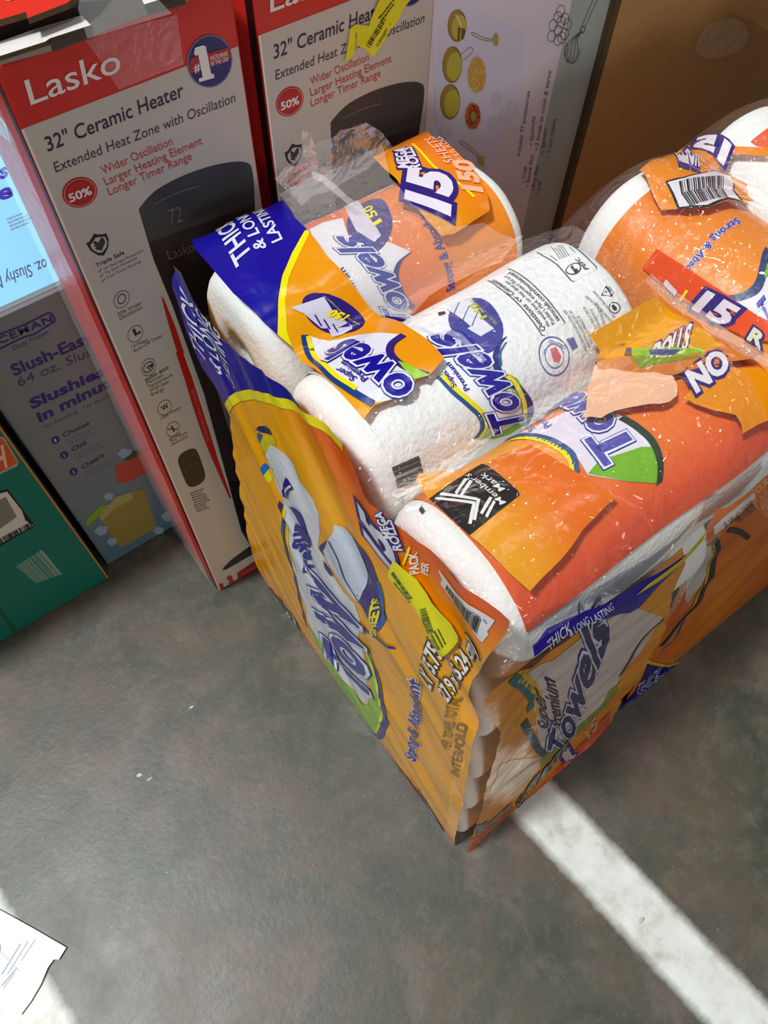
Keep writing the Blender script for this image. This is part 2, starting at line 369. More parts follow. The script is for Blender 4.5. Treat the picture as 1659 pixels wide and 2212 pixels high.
# ================================================================= cartons standing in a row at the back
RED = (208, 44, 34); BOARD = (202, 193, 183); DK = (44, 42, 62); NAVY = (38, 42, 92); WHITE = (238, 234, 230); GREY = (120, 116, 124); BLACK = (24, 22, 22)
HX, HY, HW, HD, HH = 0.0935, 0.537, 0.176, 0.142, 0.845
CUT = mat('cut_corrugated_edge', (104, 84, 58), .9, .5, 200)
def heater_box():
    root = thing('heater_carton', 'red and white heater carton with its torn top flaps in view at upper left', 'carton', (HX, HY, 0), 'heater cartons')
    bm = bmesh.new(); mats = [ink(RED), ink(BOARD)]
    box_bm(bm, HX, HX+HW, HY, HY+HD, 0.0005, HH, 0, .0022, 2)
    fr = Canvas(plane((HX, HY, 0), (1, 0, 0), (0, 0, 1)), bm, mats)
    S = fr.s
    zr = S.at(280, 189)[1]
    fr.emit([(.002, .002), (HW-.002, .002), (HW-.002, zr), (.002, zr)], [(0, 1, 2, 3)], ink(BOARD), 1)
    fr.emit([(.0004, .002), (.0022, .002), (.0022, zr), (.0004, zr)], [(0, 1, 2, 3)], ink((240, 236, 228)), 2)  # highlight along the front edge, painted as a pale strip
    # wordmark and headline
    fr.text(PX, 'Lasko', (66, 226), (262, 152), (51, 174), WHITE, 2, .006)
    fr.text(PX, '32" Ceramic Heater', (103, 327), (397, 207), (94, 297), DK, 2, .008)
    fr.text(PX, 'Extended Heat Zone with Oscillation', (120, 372), (508, 219), (114, 351), (62, 58, 72), 2)
    for st, a, b, c in (('Wider Oscillation', (223, 376), (374, 311), (214, 360)), ('Larger Heating Element', (229, 400), (438, 310), (221, 384)), ('Longer Timer Range', (236, 422), (415, 343), (229, 406))):
        fr.text(PX, st, a, b, c, (190, 62, 62), 2, .002)
    fr.disc(PX, (172, 415), (208, 402), (160, 384), (188, 34, 34), 2); fr.disc(PX, (172, 415), (205, 403), (161, 387), (226, 150, 142), 3, hole=.94)
    fr.disc(PX, (172, 415), (202, 404), (162, 390), (188, 34, 34), 4)
    fr.text(PX, '50%', (150, 435), (198, 416), (144, 419), WHITE, 5, .03)
    fr.disc(PX, (453, 133), (500, 116), (440, 77), (120, 124, 160), 2, n=40); fr.disc(PX, (453, 133), (497, 117), (441, 80), (36, 44, 104), 3, n=40)
    fr.poly(PX, [(406, 138), (411, 124), (494, 100), (498, 124), (409, 158)], (176, 34, 44), 4)
    fr.poly(c1, [(1235, 335), (1240, 300), (1290, 283), (1310, 290), (1345, 465), (1362, 468), (1365, 492), (1268, 520), (1265, 496), (1290, 488), (1262, 345), (1245, 352)], (240, 238, 232), 5); fr.text(PX, '#', (418, 155), (431, 150), (415, 138), WHITE, 5, .02)
    fr.text(PX, 'HEATER BRAND', (453, 129), (491, 117), (451, 120), WHITE, 5, .01); fr.text(PX, 'IN THE USA!', (455, 141), (492, 129), (453, 131), WHITE, 5, .01)
    # picture of the heater: cap, tower, foot, and the red swoosh beside it
    cap = spline([(299, 452), (318, 428), (345, 405), (400, 377), (460, 357), (506, 349), (528, 350), (541, 358), (547, 388)], False, 4)
    tower = cap+[(551, 470), (568, 600), (600, 900), (612, 1200), (552, 1197), (521, 1147), (498, 1062), (440, 850), (372, 660), (331, 560)]
    dark = lambda a, b: lin((64, 61, 61)) if b > S.at(330, 520)[1]+.012 else lin((44, 30, 28))
    edge = S.at(604, 600)[0]
    A = [(min(x, HW-.006), z) for x, z in fr.ab(tower, PX)]
    fr.emit(A, tessellate_polygon([[Vector((x, y, 0)) for x, y in A]]), (46, 34, 32), 2)
    A = [(min(x, HW-.006), z) for x, z in fr.ab(cap+[(549, 440), (322, 522)], PX)]
    fr.emit(A, tessellate_polygon([[Vector((x, y, 0)) for x, y in A]]), (66, 63, 63), 3)
    fr.text(PX, '72', (366, 486), (394, 476), (360, 452), (120, 100, 98), 4); fr.text(PX, 'Lasko', (364, 560), (420, 540), (357, 540), (128, 96, 94), 4)
    fr.line(PX, [(330, 440), (380, 415), (430, 400)], .002, (92, 90, 90), 4)
    fr.poly(e3, [(690, 0), (780, 0), (900, 330), (1000, 640), (1110, 980), (1230, 1370), (1390, 1830), (1370, 1840), (1270, 1620), (1130, 1300), (1020, 1020), (900, 660), (800, 330)], (196, 30, 22), 3)
    fr.poly(e2, [(990, 940), (1090, 1320), (1240, 1800), (1330, 1800), (1170, 1330), (1030, 990)], (196, 30, 22), 3)
    fr.line(e3, [(795, 0), (915, 330), (1020, 640), (1130, 980), (1250, 1370), (1400, 1800)], .0022, (214, 208, 198), 4)
    fr.text(e3, 'EXTENDED HEAT ZONE', (1085, 1120), (885, 480), (1110, 1090), (214, 130, 120), 4)
    fr.poly(e4, [(455, 1440), (470, 1400), (600, 1270), (940, 1020), (1000, 990), (1020, 1140), (960, 1170), (520, 1425)], (46, 46, 48), 3)
    fr.poly(e4, [(540, 0), (730, 0), (830, 600), (1000, 1000), (920, 980), (760, 740), (650, 400)], (18, 17, 18), 4)
    fr.poly(e4, [(690, 1490), (1010, 1270), (1200, 1180), (1240, 1320), (1060, 1440), (715, 1620)], (176, 34, 40), 3)
    fr.text(e4, 'LIMITED WARRANTY', (770, 1530), (1020, 1390), (755, 1490), (214, 120, 112), 4)
    fr.poly(e4, [(395, 1670), (450, 1645), (500, 1770), (440, 1810)], (196, 36, 34), 3)
    fr.line(e4, [(470, 1800), (720, 1655), (1060, 1480)], .004, (190, 50, 46), 3)
    fr.text(e4, '3', (560, 1680), (640, 1630), (520, 1570), (196, 50, 46), 4, .07)
    # icons with captions down the left side
    fr.poly(e2, [(30, 265), (75, 245), (135, 140), (185, 155), (250, 150), (290, 135), (320, 220), (315, 310), (260, 420), (190, 420), (90, 360)], (40, 38, 40), 2)
    fr.poly(e2, [(80, 285), (110, 250), (150, 190), (200, 180), (270, 175), (300, 240), (290, 310), (240, 375), (190, 385), (115, 345)], BOARD, 3)
    for k in range(3): fr.line(e2, [(125+k*14, 245+k*38), (190+k*12, 270+k*34), (240-k*2+k*10, 190+k*20)], .0028, (60, 58, 60), 4, smooth=False)
    fr.text(e2, 'Triple Safe', (160, 575), (525, 400), (145, 530), (52, 48, 50), 2, .012)
    for k, st in enumerate(('2X Overheat Protection', 'Tip Over Protection', 'Cool Touch Housing')):
        fr.text(e2, st, (258+k*20, 612+k*56), ((760, 690, 730)[k], (370, 460, 510)[k]), (248+k*20, 580+k*56), (96, 88, 92), 2)
        fr.line(e2, [(185+k*22, 615+k*62), (203+k*22, 638+k*62), (225+k*22, 590+k*62)], .0009, (110, 100, 104), 2, smooth=False)
    def icon(v, c, e1_, e2_): fr.disc(v, c, e1_, e2_, (96, 90, 84), 2, hole=.93)
    icon(e2, (487, 983), (585, 925), (515, 1082)); fr.disc(e2, (487, 978), (540, 945), (503, 1036), (52, 48, 46), 2, hole=.82)
    icon(e2, (662, 1425), (758, 1370), (690, 1520)); fr.line(e2, [(640, 1365), (668, 1435), (730, 1395)], .003, (40, 36, 36), 2, smooth=False)
    cap_ = (84, 76, 70)
    fr.text(e2, '50% Wider', (445, 1200), (750, 1040), (430, 1160), cap_, 2); fr.text(e2, 'Oscillation', (465, 1250), (755, 1100), (450, 1210), cap_, 2)
    fr.text(e2, '12-Hour', (620, 1610), (830, 1510), (605, 1570), cap_, 2); fr.text(e2, 'Auto-Off Timer', (640, 1670), (1010, 1460), (625, 1630), cap_, 2)
    icon(e3, (350, 190), (440, 140), (375, 290)); fr.disc(e3, (350, 190), (415, 150), (365, 250), (40, 36, 34), 2, hole=.85); fr.line(e3, [(330, 200), (360, 170), (400, 160), (350, 220)], .0016, (40, 36, 34), 2)
    fr.text(e3, 'auto eco', (312, 370), (605, 205), (300, 325), (60, 52, 48), 2, .012)
    for k, st in enumerate(('Maintain', 'Temperature', 'With Less', 'Energy')): fr.text(e3, st, (330+k*20, 412+k*48), ((540, 650, 605, 550)[k], (300, 300, 385, 475)[k]), (320+k*20, 375+k*48), cap_, 2)
    icon(e3, (553, 698), (640, 655), (575, 785)); fr.text(e3, 'W', (530, 740), (612, 690), (500, 690), (44, 38, 34), 2, .02)
    fr.text(e3, '1500 Watts', (515, 850), (750, 710), (505, 815), cap_, 2)
    icon(e3, (658, 968), (740, 920), (680, 1050)); fr.line(e3, [(590, 970), (720, 965)], .0014, (80, 70, 60), 2); fr.line(e3, [(640, 930), (675, 1000)], .0022, (70, 60, 52), 2)
    for k, st in enumerate(('Simple', '"No Tools"', 'Assembly')): fr.text(e3, st, (618+k*12, 1112+k*34), ((760, 850, 850)[k], (1030, 1010, 1065)[k]), (608+k*12, 1082+k*34), cap_, 2)
    rem = spline([(725, 1390), (745, 1300), (830, 1235), (920, 1215), (970, 1260), (1030, 1420), (1065, 1550), (1030, 1630), (930, 1690), (850, 1680), (800, 1590)], True, 4)
    fr.poly(e3, rem, (62, 52, 42), 2)
    for x, y in ((830, 1320), (910, 1280), (880, 1420), (820, 1500), (950, 1400)): fr.disc(e3, (x, y), (x+14, y-6), (x+4, y+14), (92, 80, 66), 3, n=8)
    fr.lines_of_text(e3, (870, 1760), (1080, 1690), (960, 2020), 9, (112, 102, 90), 2)
    # side printing: dark edge strip, white panel
    sd = Canvas(plane((HX, HY, 0), (0, 1, 0), (0, 0, 1)), bm, mats)
    sd.emit([(.0015, .003), (.013, .003), (.013, HH-.004), (.0015, HH-.004)], [(0, 1, 2, 3)], (26, 18, 18), 1)
    sd.poly(PX, [(0, 250), (14, 268), (26, 310), (16, 302), (0, 290)], (226, 222, 220), 1)
    for k in range(3): sd.line(PX, [(0, 262+k*11), (20, 300+k*5)], .0012, (120, 118, 130), 2)
    obj('body', bm, mats, root)
    return root
h1 = heater_box()
# ---- torn top of the first carton: flaps, the slots between them, and the tape that held them
top = Canvas(plane((0, 0, HH), (1, 0, 0), (0, 1, 0)))
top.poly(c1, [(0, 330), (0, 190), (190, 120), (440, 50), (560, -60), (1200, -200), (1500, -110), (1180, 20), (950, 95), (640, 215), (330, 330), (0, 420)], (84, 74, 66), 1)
slab(top, [(0, 300), (0, 392), (300, 296), (330, 275), (590, 190), (530, 128), (250, 210)], c1, ink((232, 228, 226)), CUT, .003)
slab(top, [(905, 8), (930, 58), (1110, 0), (1200, -45), (1150, -80), (960, -20)], c1, ink((232, 228, 226)), CUT, .003)
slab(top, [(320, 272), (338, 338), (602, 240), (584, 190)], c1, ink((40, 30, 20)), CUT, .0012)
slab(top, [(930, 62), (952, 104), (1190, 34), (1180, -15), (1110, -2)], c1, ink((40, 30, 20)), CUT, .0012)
obj('inner_flap', top, None, h1)['label'] = 'white inner flaps with dark slots'
rf = Canvas(plane((0, 0, HH+.012), (1, 0, 0), (0, 1, 0)))
slab(rf, [(-260, 250), (0, 172), (182, 118), (190, 158), (440, 62), (540, -10), (620, -110), (-260, -40)], c1, ink((224, 48, 32)), CUT, .004)  # redder and brighter than the box: direct light put into the ink
rf.lift = .0042
rf.disc(c1, (90, 18), (140, 0), (100, 45), (244, 200, 192), 1)
o = obj('back_flap', rf, None, h1); o['label'] = 'red back flap folded over the top'
tp = Canvas(plane((HX, HY-.0022, 0), (1, 0, 0), (0, 0, 1)))
tp.poly(c1, [(545, 262), (660, 212), (1130, 92), (1175, 410), (990, 480), (760, 572), (700, 480), (600, 330)], CLEAR2)
obj('clear_tape', tp, None, h1)
tq = Canvas(plane((0, 0, HH+.020), (1, 0, 0), (0, 1, 0)))
tq.poly(c1, [(560, 250), (1100, 90), (900, -120), (520, -60), (500, 60)], CLEAR2)
obj('clear_tape', tq, None, h1)
# ---- wrinkled wrap on the side of the first carton
def wrapf(a, b):
    q = noise.noise(Vector((a*60, b*9, 3.3)))*.0022+noise.noise(Vector((a*140, b*26+a*60, 1.3)))*.0012
    return Vector((HX-.0045-abs(q), HY+.013+a, b))
wp = Canvas(Surf(wrapf, (0, .128), (.01, .83), .008, .012)); wp.base(clear_film('carton_wrap_film', .13, .5, .2, 40, .16), 0)
obj('plastic_wrap', wp, None, h1)

def dup(root, loc, label, skip=()):
    r = root.copy(); C.objects.link(r); r.location = loc; r['label'] = label
    for ch in root.children:
        if ch.name.split('.')[0] in skip: continue
        c = ch.copy(); C.objects.link(c); c.parent = r
    return r
H2 = Vector((.2868, .540, 0))
h2 = dup(h1, H2, 'red and white heater carton bearing a crumpled yellow price sticker, behind the torn pack', ('inner_flap', 'back_flap', 'clear_tape', 'plastic_wrap'))
# the yellow sticker crumpled across the second carton's headline
YEL = mat('yellow_label', (236, 226, 20), .45, .1, 60)
s2 = Surf(lambda a, b: Vector((H2.x+a, H2.y-.0012-.0035*abs(noise.noise(Vector((a*55, b*55, 2)))), b)), (0, .2), (.5, .9), .006, .006)
st = Canvas(s2)
st.poly(c2, [(720, 405), (735, 330), (760, 180), (800, 155), (880, 165), (905, 85), (960, -30), (1200, -60), (1130, 15), (1010, 200), (905, 365), (850, 310), (800, 290), (775, 360)], YEL, 1)
st.rect(c2, [(858, 285), (968, 100), (990, 118), (885, 308)], 14, .5, (60, 60, 20), 2, bars=True)
st.text(c2, '0280089600', (935, 300), (1020, 150), (920, 290), (50, 50, 20), 2); st.text(c2, 'TOWEL', (795, 290), (800, 205), (785, 290), (60, 60, 20), 2)
st.lines_of_text(c2, (930, 110), (1040, -20), (965, 130), 2, (80, 80, 20), 2)
obj('price_sticker', st, None, h2)['label'] = 'crumpled yellow price sticker'

# ---- slush maker carton
IX0, IX1, IY, IH = -.028, .245, .683, .542
root = thing('slush_maker_carton', 'blue-grey slush maker carton with its top tinted blue as skylit, left of the heater carton', 'carton', (IX0, IY, 0))
bm = bmesh.new(); mats = [ink((126, 136, 140)), mat('skylit_blue_card', (150, 214, 250), .35, 0)]  # blue of the top is skylight reflection put into the card colour
box_bm(bm, IX0, IX1, IY, IY+.32, .0005, IH, 0, .002)
fr = Canvas(plane((0, IY, 0), (1, 0, 0), (0, 0, 1)), bm, mats)
z = lambda x, y: fr.s.at(x, y)
PUR = (52, 44, 110); W0, W1 = IX0+.002, IX1-.002
def sky(a, b):
    t = max(0, min(1, (b-.02)/.24)); k = .5+.5*noise.noise(Vector((a*9, b*9, 0)))
    c0, c1_ = lin((84, 114, 134)), lin((118, 124, 124)); c = [x*(1-t)+y*t for x, y in zip(c0, c1_)]
    return [x*(.9+.22*k) for x in c]
fr.emit([(W0, .004), (W1, .004), (W1, IH-.004), (W0, IH-.004)], [(0, 1, 2, 3)], 'grad', 1, sky)
fr.emit([(W0, IH-.006), (W1, IH-.006), (W1, IH-.001), (W0, IH-.001)], [(0, 1, 2, 3)], (206, 226, 244), 2)
fr.line(e1, [(-120, 560), (0, 500), (330, 370), (640, 215), (690, 235), (735, 320), (700, 345), (450, 500), (300, 545), (0, 690), (-120, 750)], .0022, PUR, 2, True, False)
fr.text(e1, 'ICEMAN', (-70, 660), (700, 325), (-110, 580), PUR, 3, .012, space=1.12)
fr.text(e1, 'Dual frozen', (180, 715), (645, 490), (160, 660), (70, 70, 110), 2)
fr.text(e1, 'Slush-Easy', (190, 1055), (1240, 585), (120, 925), PUR, 2, .025)
fr.text(e1, '64 oz. Slush', (250, 1200), (1320, 735), (215, 1085), (70, 66, 100), 2)
fr.text(e1, 'Slushies', (420, 1495), (1400, 1035), (375, 1375), PUR, 2, .035); fr.text(e1, 'in minutes', (520, 1670), (1700, 1080), (470, 1555), PUR, 2, .035)
fr.text(e1, 'No blending - No batch mixing', (580, 1760), (1700, 1220), (565, 1715), (90, 92, 110), 2)
for (x, y), n_, st_, p, q in (((735, 1905), '1', 'Choose', (840, 1870), (1190, 1700)), ((850, 2105), '2', 'Chill', (955, 2060), (1150, 1960)), ((975, 2325), '3', 'Cheers', (1090, 2300), (1380, 2120))):
    fr.disc(e1, (x, y), (x+52, y-22), (x+18, y+45), PUR, 2, n=16); fr.text(e1, n_, (x-6, y+26), (x+14, y+16), (x-22, y-12), (190, 196, 200), 3, .03)
    fr.text(e1, st_, p, q, (p[0]-18, p[1]-50), (54, 54, 90), 2, .02); fr.lines_of_text(e1, (p[0]+20, p[1]+25), (p[0]+520, p[1]-205), (p[0]+70, p[1]+120), 3, (110, 118, 128), 2)
# the drinks pictured at the bottom of its face
fr.poly(c4, [(635, 1200), (800, 1120), (980, 1060), (1010, 1160), (830, 1230), (700, 1290), (650, 1290)], (178, 72, 52), 2); fr.poly(c4, [(680, 1165), (760, 1105), (800, 1120), (720, 1165)], (50, 84, 40), 3)
fr.poly(c4, [(545, 1480), (640, 1370), (730, 1340), (800, 1325), (870, 1540), (690, 1640), (660, 1645)], (146, 130, 62), 2); fr.poly(c4, [(540, 1480), (610, 1410), (560, 1415), (490, 1480), (470, 1520), (490, 1530)], (136, 160, 34), 3)
fr.poly(c4, [(545, 1480), (640, 1370), (730, 1340), (740, 1380), (640, 1430), (570, 1500)], (168, 156, 96), 3)
for x, y, r_ in ((690, 1130, 40), (600, 1370, 30), (560, 1560, 38), (620, 1620, 30), (930, 1480, 40), (880, 1560, 30), (905, 1300, 26)):
    fr.poly(c4, [(x-r_, y), (x-r_*.3, y-r_*.8), (x+r_, y-r_*.6), (x+r_*.8, y+r_*.4), (x-r_*.2, y+r_*.7)], (142, 166, 180), 2)
tc_ = Canvas(plane((0, 0, IH), (1, 0, 0), (0, 1, 0)), bm, mats)
tc_.emit([(W0, IY+.006), (W1, IY+.006), (W1, IY+.318), (W0, IY+.318)], [(0, 1, 2, 3)], mats[1], 1)
v8 = View(0, 200, .22605)
tc_.text(v8, 'os', (-110, 880), (80, 800), (-120, 740), (74, 50, 170), 2, .03); tc_.text(v8, 'e', (-10, 1040), (130, 990), (-30, 900), (74, 50, 170), 2, .03)
tc_.lines_of_text(v8, (60, 1200), (260, 1120), (110, 1330), 4, (130, 160, 190), 2)
tc_.text(v8, '64 oz. Slushy Maker', (560, 1540), (-250, 1850), (590, 1650), (92, 90, 130), 2)
obj('body', bm, mats, root)

# ---- teal carton at the left edge
TX1, TY, TH = -.0365, .660, .448
root = thing('teal_carton', 'teal green carton with white barcodes at the left edge', 'carton', (TX1-.32, TY, 0))
bm = bmesh.new(); mats = [ink((8, 112, 96))]
box_bm(bm, TX1-.32, TX1, TY, TY+.26, .0005, TH, 0, .0025)
fr = Canvas(plane((0, TY, 0), (1, 0, 0), (0, 0, 1)), bm, mats)
fr.emit([(TX1-.003, .004), (TX1-.0005, .004), (TX1-.0005, TH-.004), (TX1-.003, TH-.004)], [(0, 1, 2, 3)], (206, 120, 40), 1)
fr.poly(c4, [(-80, 1050), (0, 1035), (22, 1040), (105, 1180), (95, 1200), (0, 1245), (-80, 1290)], (170, 164, 130), 1); fr.poly(c4, [(-80, 1058), (0, 1045), (16, 1050), (95, 1182), (0, 1232), (-80, 1280)], (206, 84, 40), 2)
fr.text(c4, 'H', (-20, 1228), (40, 1200), (-45, 1110), (222, 190, 160), 3, .03)
fr.poly(c4, [(-60, 1350), (0, 1338), (42, 1328), (195, 1533), (0, 1645), (-60, 1680)], (22, 24, 22), 1); fr.poly(c4, [(-60, 1362), (0, 1350), (38, 1340), (120, 1445), (140, 1500), (185, 1530), (0, 1632), (-60, 1665)], (214, 208, 196), 2)
fr.poly(c4, [(-60, 1395), (0, 1385), (30, 1370), (92, 1480), (0, 1545), (-60, 1560)], (128, 124, 118), 3)
fr.rect(c4, [(-60, 1630), (168, 1508), (182, 1535), (-40, 1660)], 26, .5, BLACK, 4, bars=True)
fr.rect(c4, [(90, 1755), (232, 1662), (345, 1800), (200, 1850)], 16, .5, (150, 178, 160), 1, bars=True)
fr.line(c4, [(-60, 1960), (0, 2005), (90, 2130), (120, 2180)], .006, (30, 84, 76), 1)
obj('body', bm, mats, root)

# ---- pale toy kitchen carton and the brown shipping carton
LX0, LX1, LY, LH = .4705, .724, .556, .93
root = thing('toy_kitchen_carton', 'pale lilac carton printed with gold pans and a whisk', 'carton', (LX0, LY, 0))
bm = bmesh.new(); mats = [ink((150, 146, 152))]
box_bm(bm, LX0, LX1, LY, LY+.14, .0005, LH, 0, .0025)
fr = Canvas(plane((0, LY, 0), (1, 0, 0), (0, 0, 1)), bm, mats)
LIL = (240, 230, 240)
bx = fr.s.at(1235, 0)[0]
fr.emit([(LX0+.002, .004), (bx, .004), (bx, LH-.004), (LX0+.002, LH-.004)], [(0, 1, 2, 3)], LIL, 1)
fr.emit([(bx, .004), (LX1-.002, .004), (LX1-.002, LH-.004), (bx, LH-.004)], [(0, 1, 2, 3)], (184, 196, 190), 1)
fr.poly(c3, [(330, -20), (350, 60), (540, 150), (520, 500), (400, 720), (300, 860), (200, 800), (130, 560), (100, -20)], (232, 225, 246), 2)
GOLD, GOLD2, LEMON = (176, 140, 30), (110, 84, 16), (206, 192, 60)
for (x, y), a, b in (((227, 118), (42, 12), (-8, 72)), ((205, 298), (44, 12), (-8, 82)), ((195, 468), (44, 16), (-10, 78))):
    fr.disc(c3, (x, y), (x+a[0], y+a[1]), (x+b[0], y+b[1]), GOLD2, 3); fr.disc(c3, (x-2, y-1), (x-2+a[0]*.93, y+a[1]), (x+b[0], y+b[1]*.95), GOLD, 4)
    fr.disc(c3, (x+6, y+5), (x+6+a[0]*.78, y+a[1]), (x+6+b[0], y+b[1]*.85), LEMON, 5)
fr.line(c3, [(215, 60), (240, 110), (250, 170)], .0022, (236, 224, 130), 6, taper=True); fr.poly(c3, [(228, 120), (262, 130), (255, 175), (225, 185)], GOLD2, 6); fr.line(c3, [(240, 130), (236, 180)], .0016, LEMON, 7)
fr.line(c3, [(255, 275), (295, 240), (298, 222), (282, 218), (244, 250)], .0007, (140, 128, 90), 3)
fr.line(c3, [(400, 180), (350, 172), (300, 148), (296, 158), (345, 182), (400, 188)], .0007, (140, 128, 90), 3); fr.disc(c3, (404, 180), (417, 180), (404, 210), (190, 172, 70), 4)
fr.line(c3, [(320, 715), (245, 660), (240, 645), (255, 650), (325, 705)], .0007, (150, 140, 100), 3); fr.poly(c3, [(318, 712), (350, 718), (350, 765), (325, 752)], (196, 180, 80), 4)
rr_ = random.Random(3)
for (x, y), rx, ry, cc in (((318, 345), 40, 78, (222, 170, 70)), ((298, 532), 34, 62, (206, 96, 42))):
    P_ = [(x+rx*math.cos(t*math.pi/10)*rr_.uniform(.9, 1.08), y+ry*math.sin(t*math.pi/10)*rr_.uniform(.9, 1.08)) for t in range(20)]
    fr.poly(c3, [(x+(a-x)*1.12, y+(b-y)*1.1) for a, b in P_], (226, 200, 170), 3); fr.poly(c3, P_, cc, 4)
    for t in range(34):
        a, r_ = rr_.uniform(0, 6.28), rr_.uniform(.2, .92); qx, qy = x+rx*r_*math.cos(a), y+ry*r_*math.sin(a)
        fr.disc(c3, (qx, qy), (qx+5, qy+1), (qx, qy+8), (236, 196, 96) if cc[0] > 210 else (176, 50, 24), 5, n=7)
fr.disc(c3, (298, 532), (310, 532), (298, 556), (168, 176, 50), 6, n=12)
for x, y in ((412, 450), (445, 530), (395, 565), (480, 490), (175, 610)): fr.disc(c3, (x, y), (x+24, y+4), (x-3, y+34), (222, 216, 228), 3, n=14)
OUT = (70, 66, 72)
for x, y in ((703, 48), (722, 85), (690, 78), (668, 115), (705, 100), (735, 110), (662, 165), (690, 140), (720, 155), (690, 182), (708, 172)):
    fr.disc(c3, (x, y), (x+19, y+4), (x-5, y+27), OUT, 3, n=18, hole=.9)
fr.line(c3, [(815, 120), (870, 0), (900, -70)], .0007, OUT, 3); fr.line(c3, [(798, 125), (850, 0), (880, -70)], .0007, OUT, 3); fr.line(c3, [(798, 125), (815, 122), (808, 150), (792, 140), (798, 125)], .0009, OUT, 3)
for k in (-1, -.55, -.15, .3, .75): fr.line(c3, [(803, 140), (790+k*14-20, 180+k*4), (755+k*36, 235+k*10), (748+k*14, 285)], .0007, OUT, 3)
fr.line(c3, [(735, 200), (725, 260), (750, 288), (775, 275), (795, 225)], .0009, OUT, 3)
G2 = (112, 104, 116)
for st_, p, q in (('Includes 77 accessories', (516, 715), (563, 418)), ('• Cup', (538, 843), (546, 765)), ('• Sauce Pot', (556, 860), (580, 712)), ('• Fry Pan', (582, 877), (602, 760)), ('• Lid', (606, 895), (614, 835)), ('• Spatula', (574, 670), (586, 535)), ('• 2 foods to cook & serve', (598, 690), (660, 325)), ('• Spoon', (626, 705), (640, 588)), ('• 3 ice cubes', (652, 725), (682, 545))):
    fr.text(c3, st_, p, q, (p[0]-15, p[1]-3), G2, 3, .004)
obj('body', bm, mats, root)
gl = Canvas(Surf(lambda a, b: Vector((a, LY-.003-.002*abs(noise.noise(Vector((a*30, b*30, 5)))), b)), (LX0+.01, LX1), (.05, .9), .012, .015)); gl.base(clear_film('toy_carton_wrap', .03, .3, .15, 26, .12), 0)
obj('plastic_wrap', gl, None, root)

KRAFT = mat('brown_kraft_board', (200, 150, 94), .62, .25, 60, .35, var=.13, detail=5, stretch=(.7, .7, 4))
KX0, KX1, KY, KH = .727, 1.45, .552, 1.0
root = thing('shipping_carton', 'large plain brown cardboard carton at the upper right', 'carton', (KX0, KY, 0))
bm = bmesh.new(); box_bm(bm, KX0, KX1, KY, KY+.4, .0005, KH, 0, .003)
obj('body', bm, [KRAFT], root)
bm = bmesh.new()
for k in range(3): box_bm(bm, KX0-.0035+k*.004, KX0-.001+k*.004, KY-.004+k*.0008, KY+.03, .01, KH-.01, 0, .0004)
obj('corner_edge', bm, [CUT], root)
kt = Canvas(plane((0, KY-.001, 0), (1, 0, 0), (0, 0, 1)))
kt.poly(c3, [(1330, 240), (1360, 140), (1430, 95), (1520, 90), (1565, 150), (1530, 225), (1420, 270)], clear_film('crinkled_tape', .05, .5, .9, 70, .12), 1, True)
kt.poly(c3, [(1480, -40), (1680, -40), (1680, 140), (1560, 80), (1500, 60)], clear_film('amber_tape', .0, .3, .1, 30, .12, (.95, .80, .55)), 2, True)
obj('clear_tape', kt, None, root)

# ---- pale blue carton glimpsed in the gap behind
root = thing('blue_carton', 'light blue carton glimpsed through the gap beside the toy carton', 'carton', (.50, .75, 0))
bm = bmesh.new(); box_bm(bm, .47, .78, .75, 1.0, .0005, .575, 0, .002)
obj('body', bm, [mat('sky_blue_card', (140, 205, 245), .35)], root)
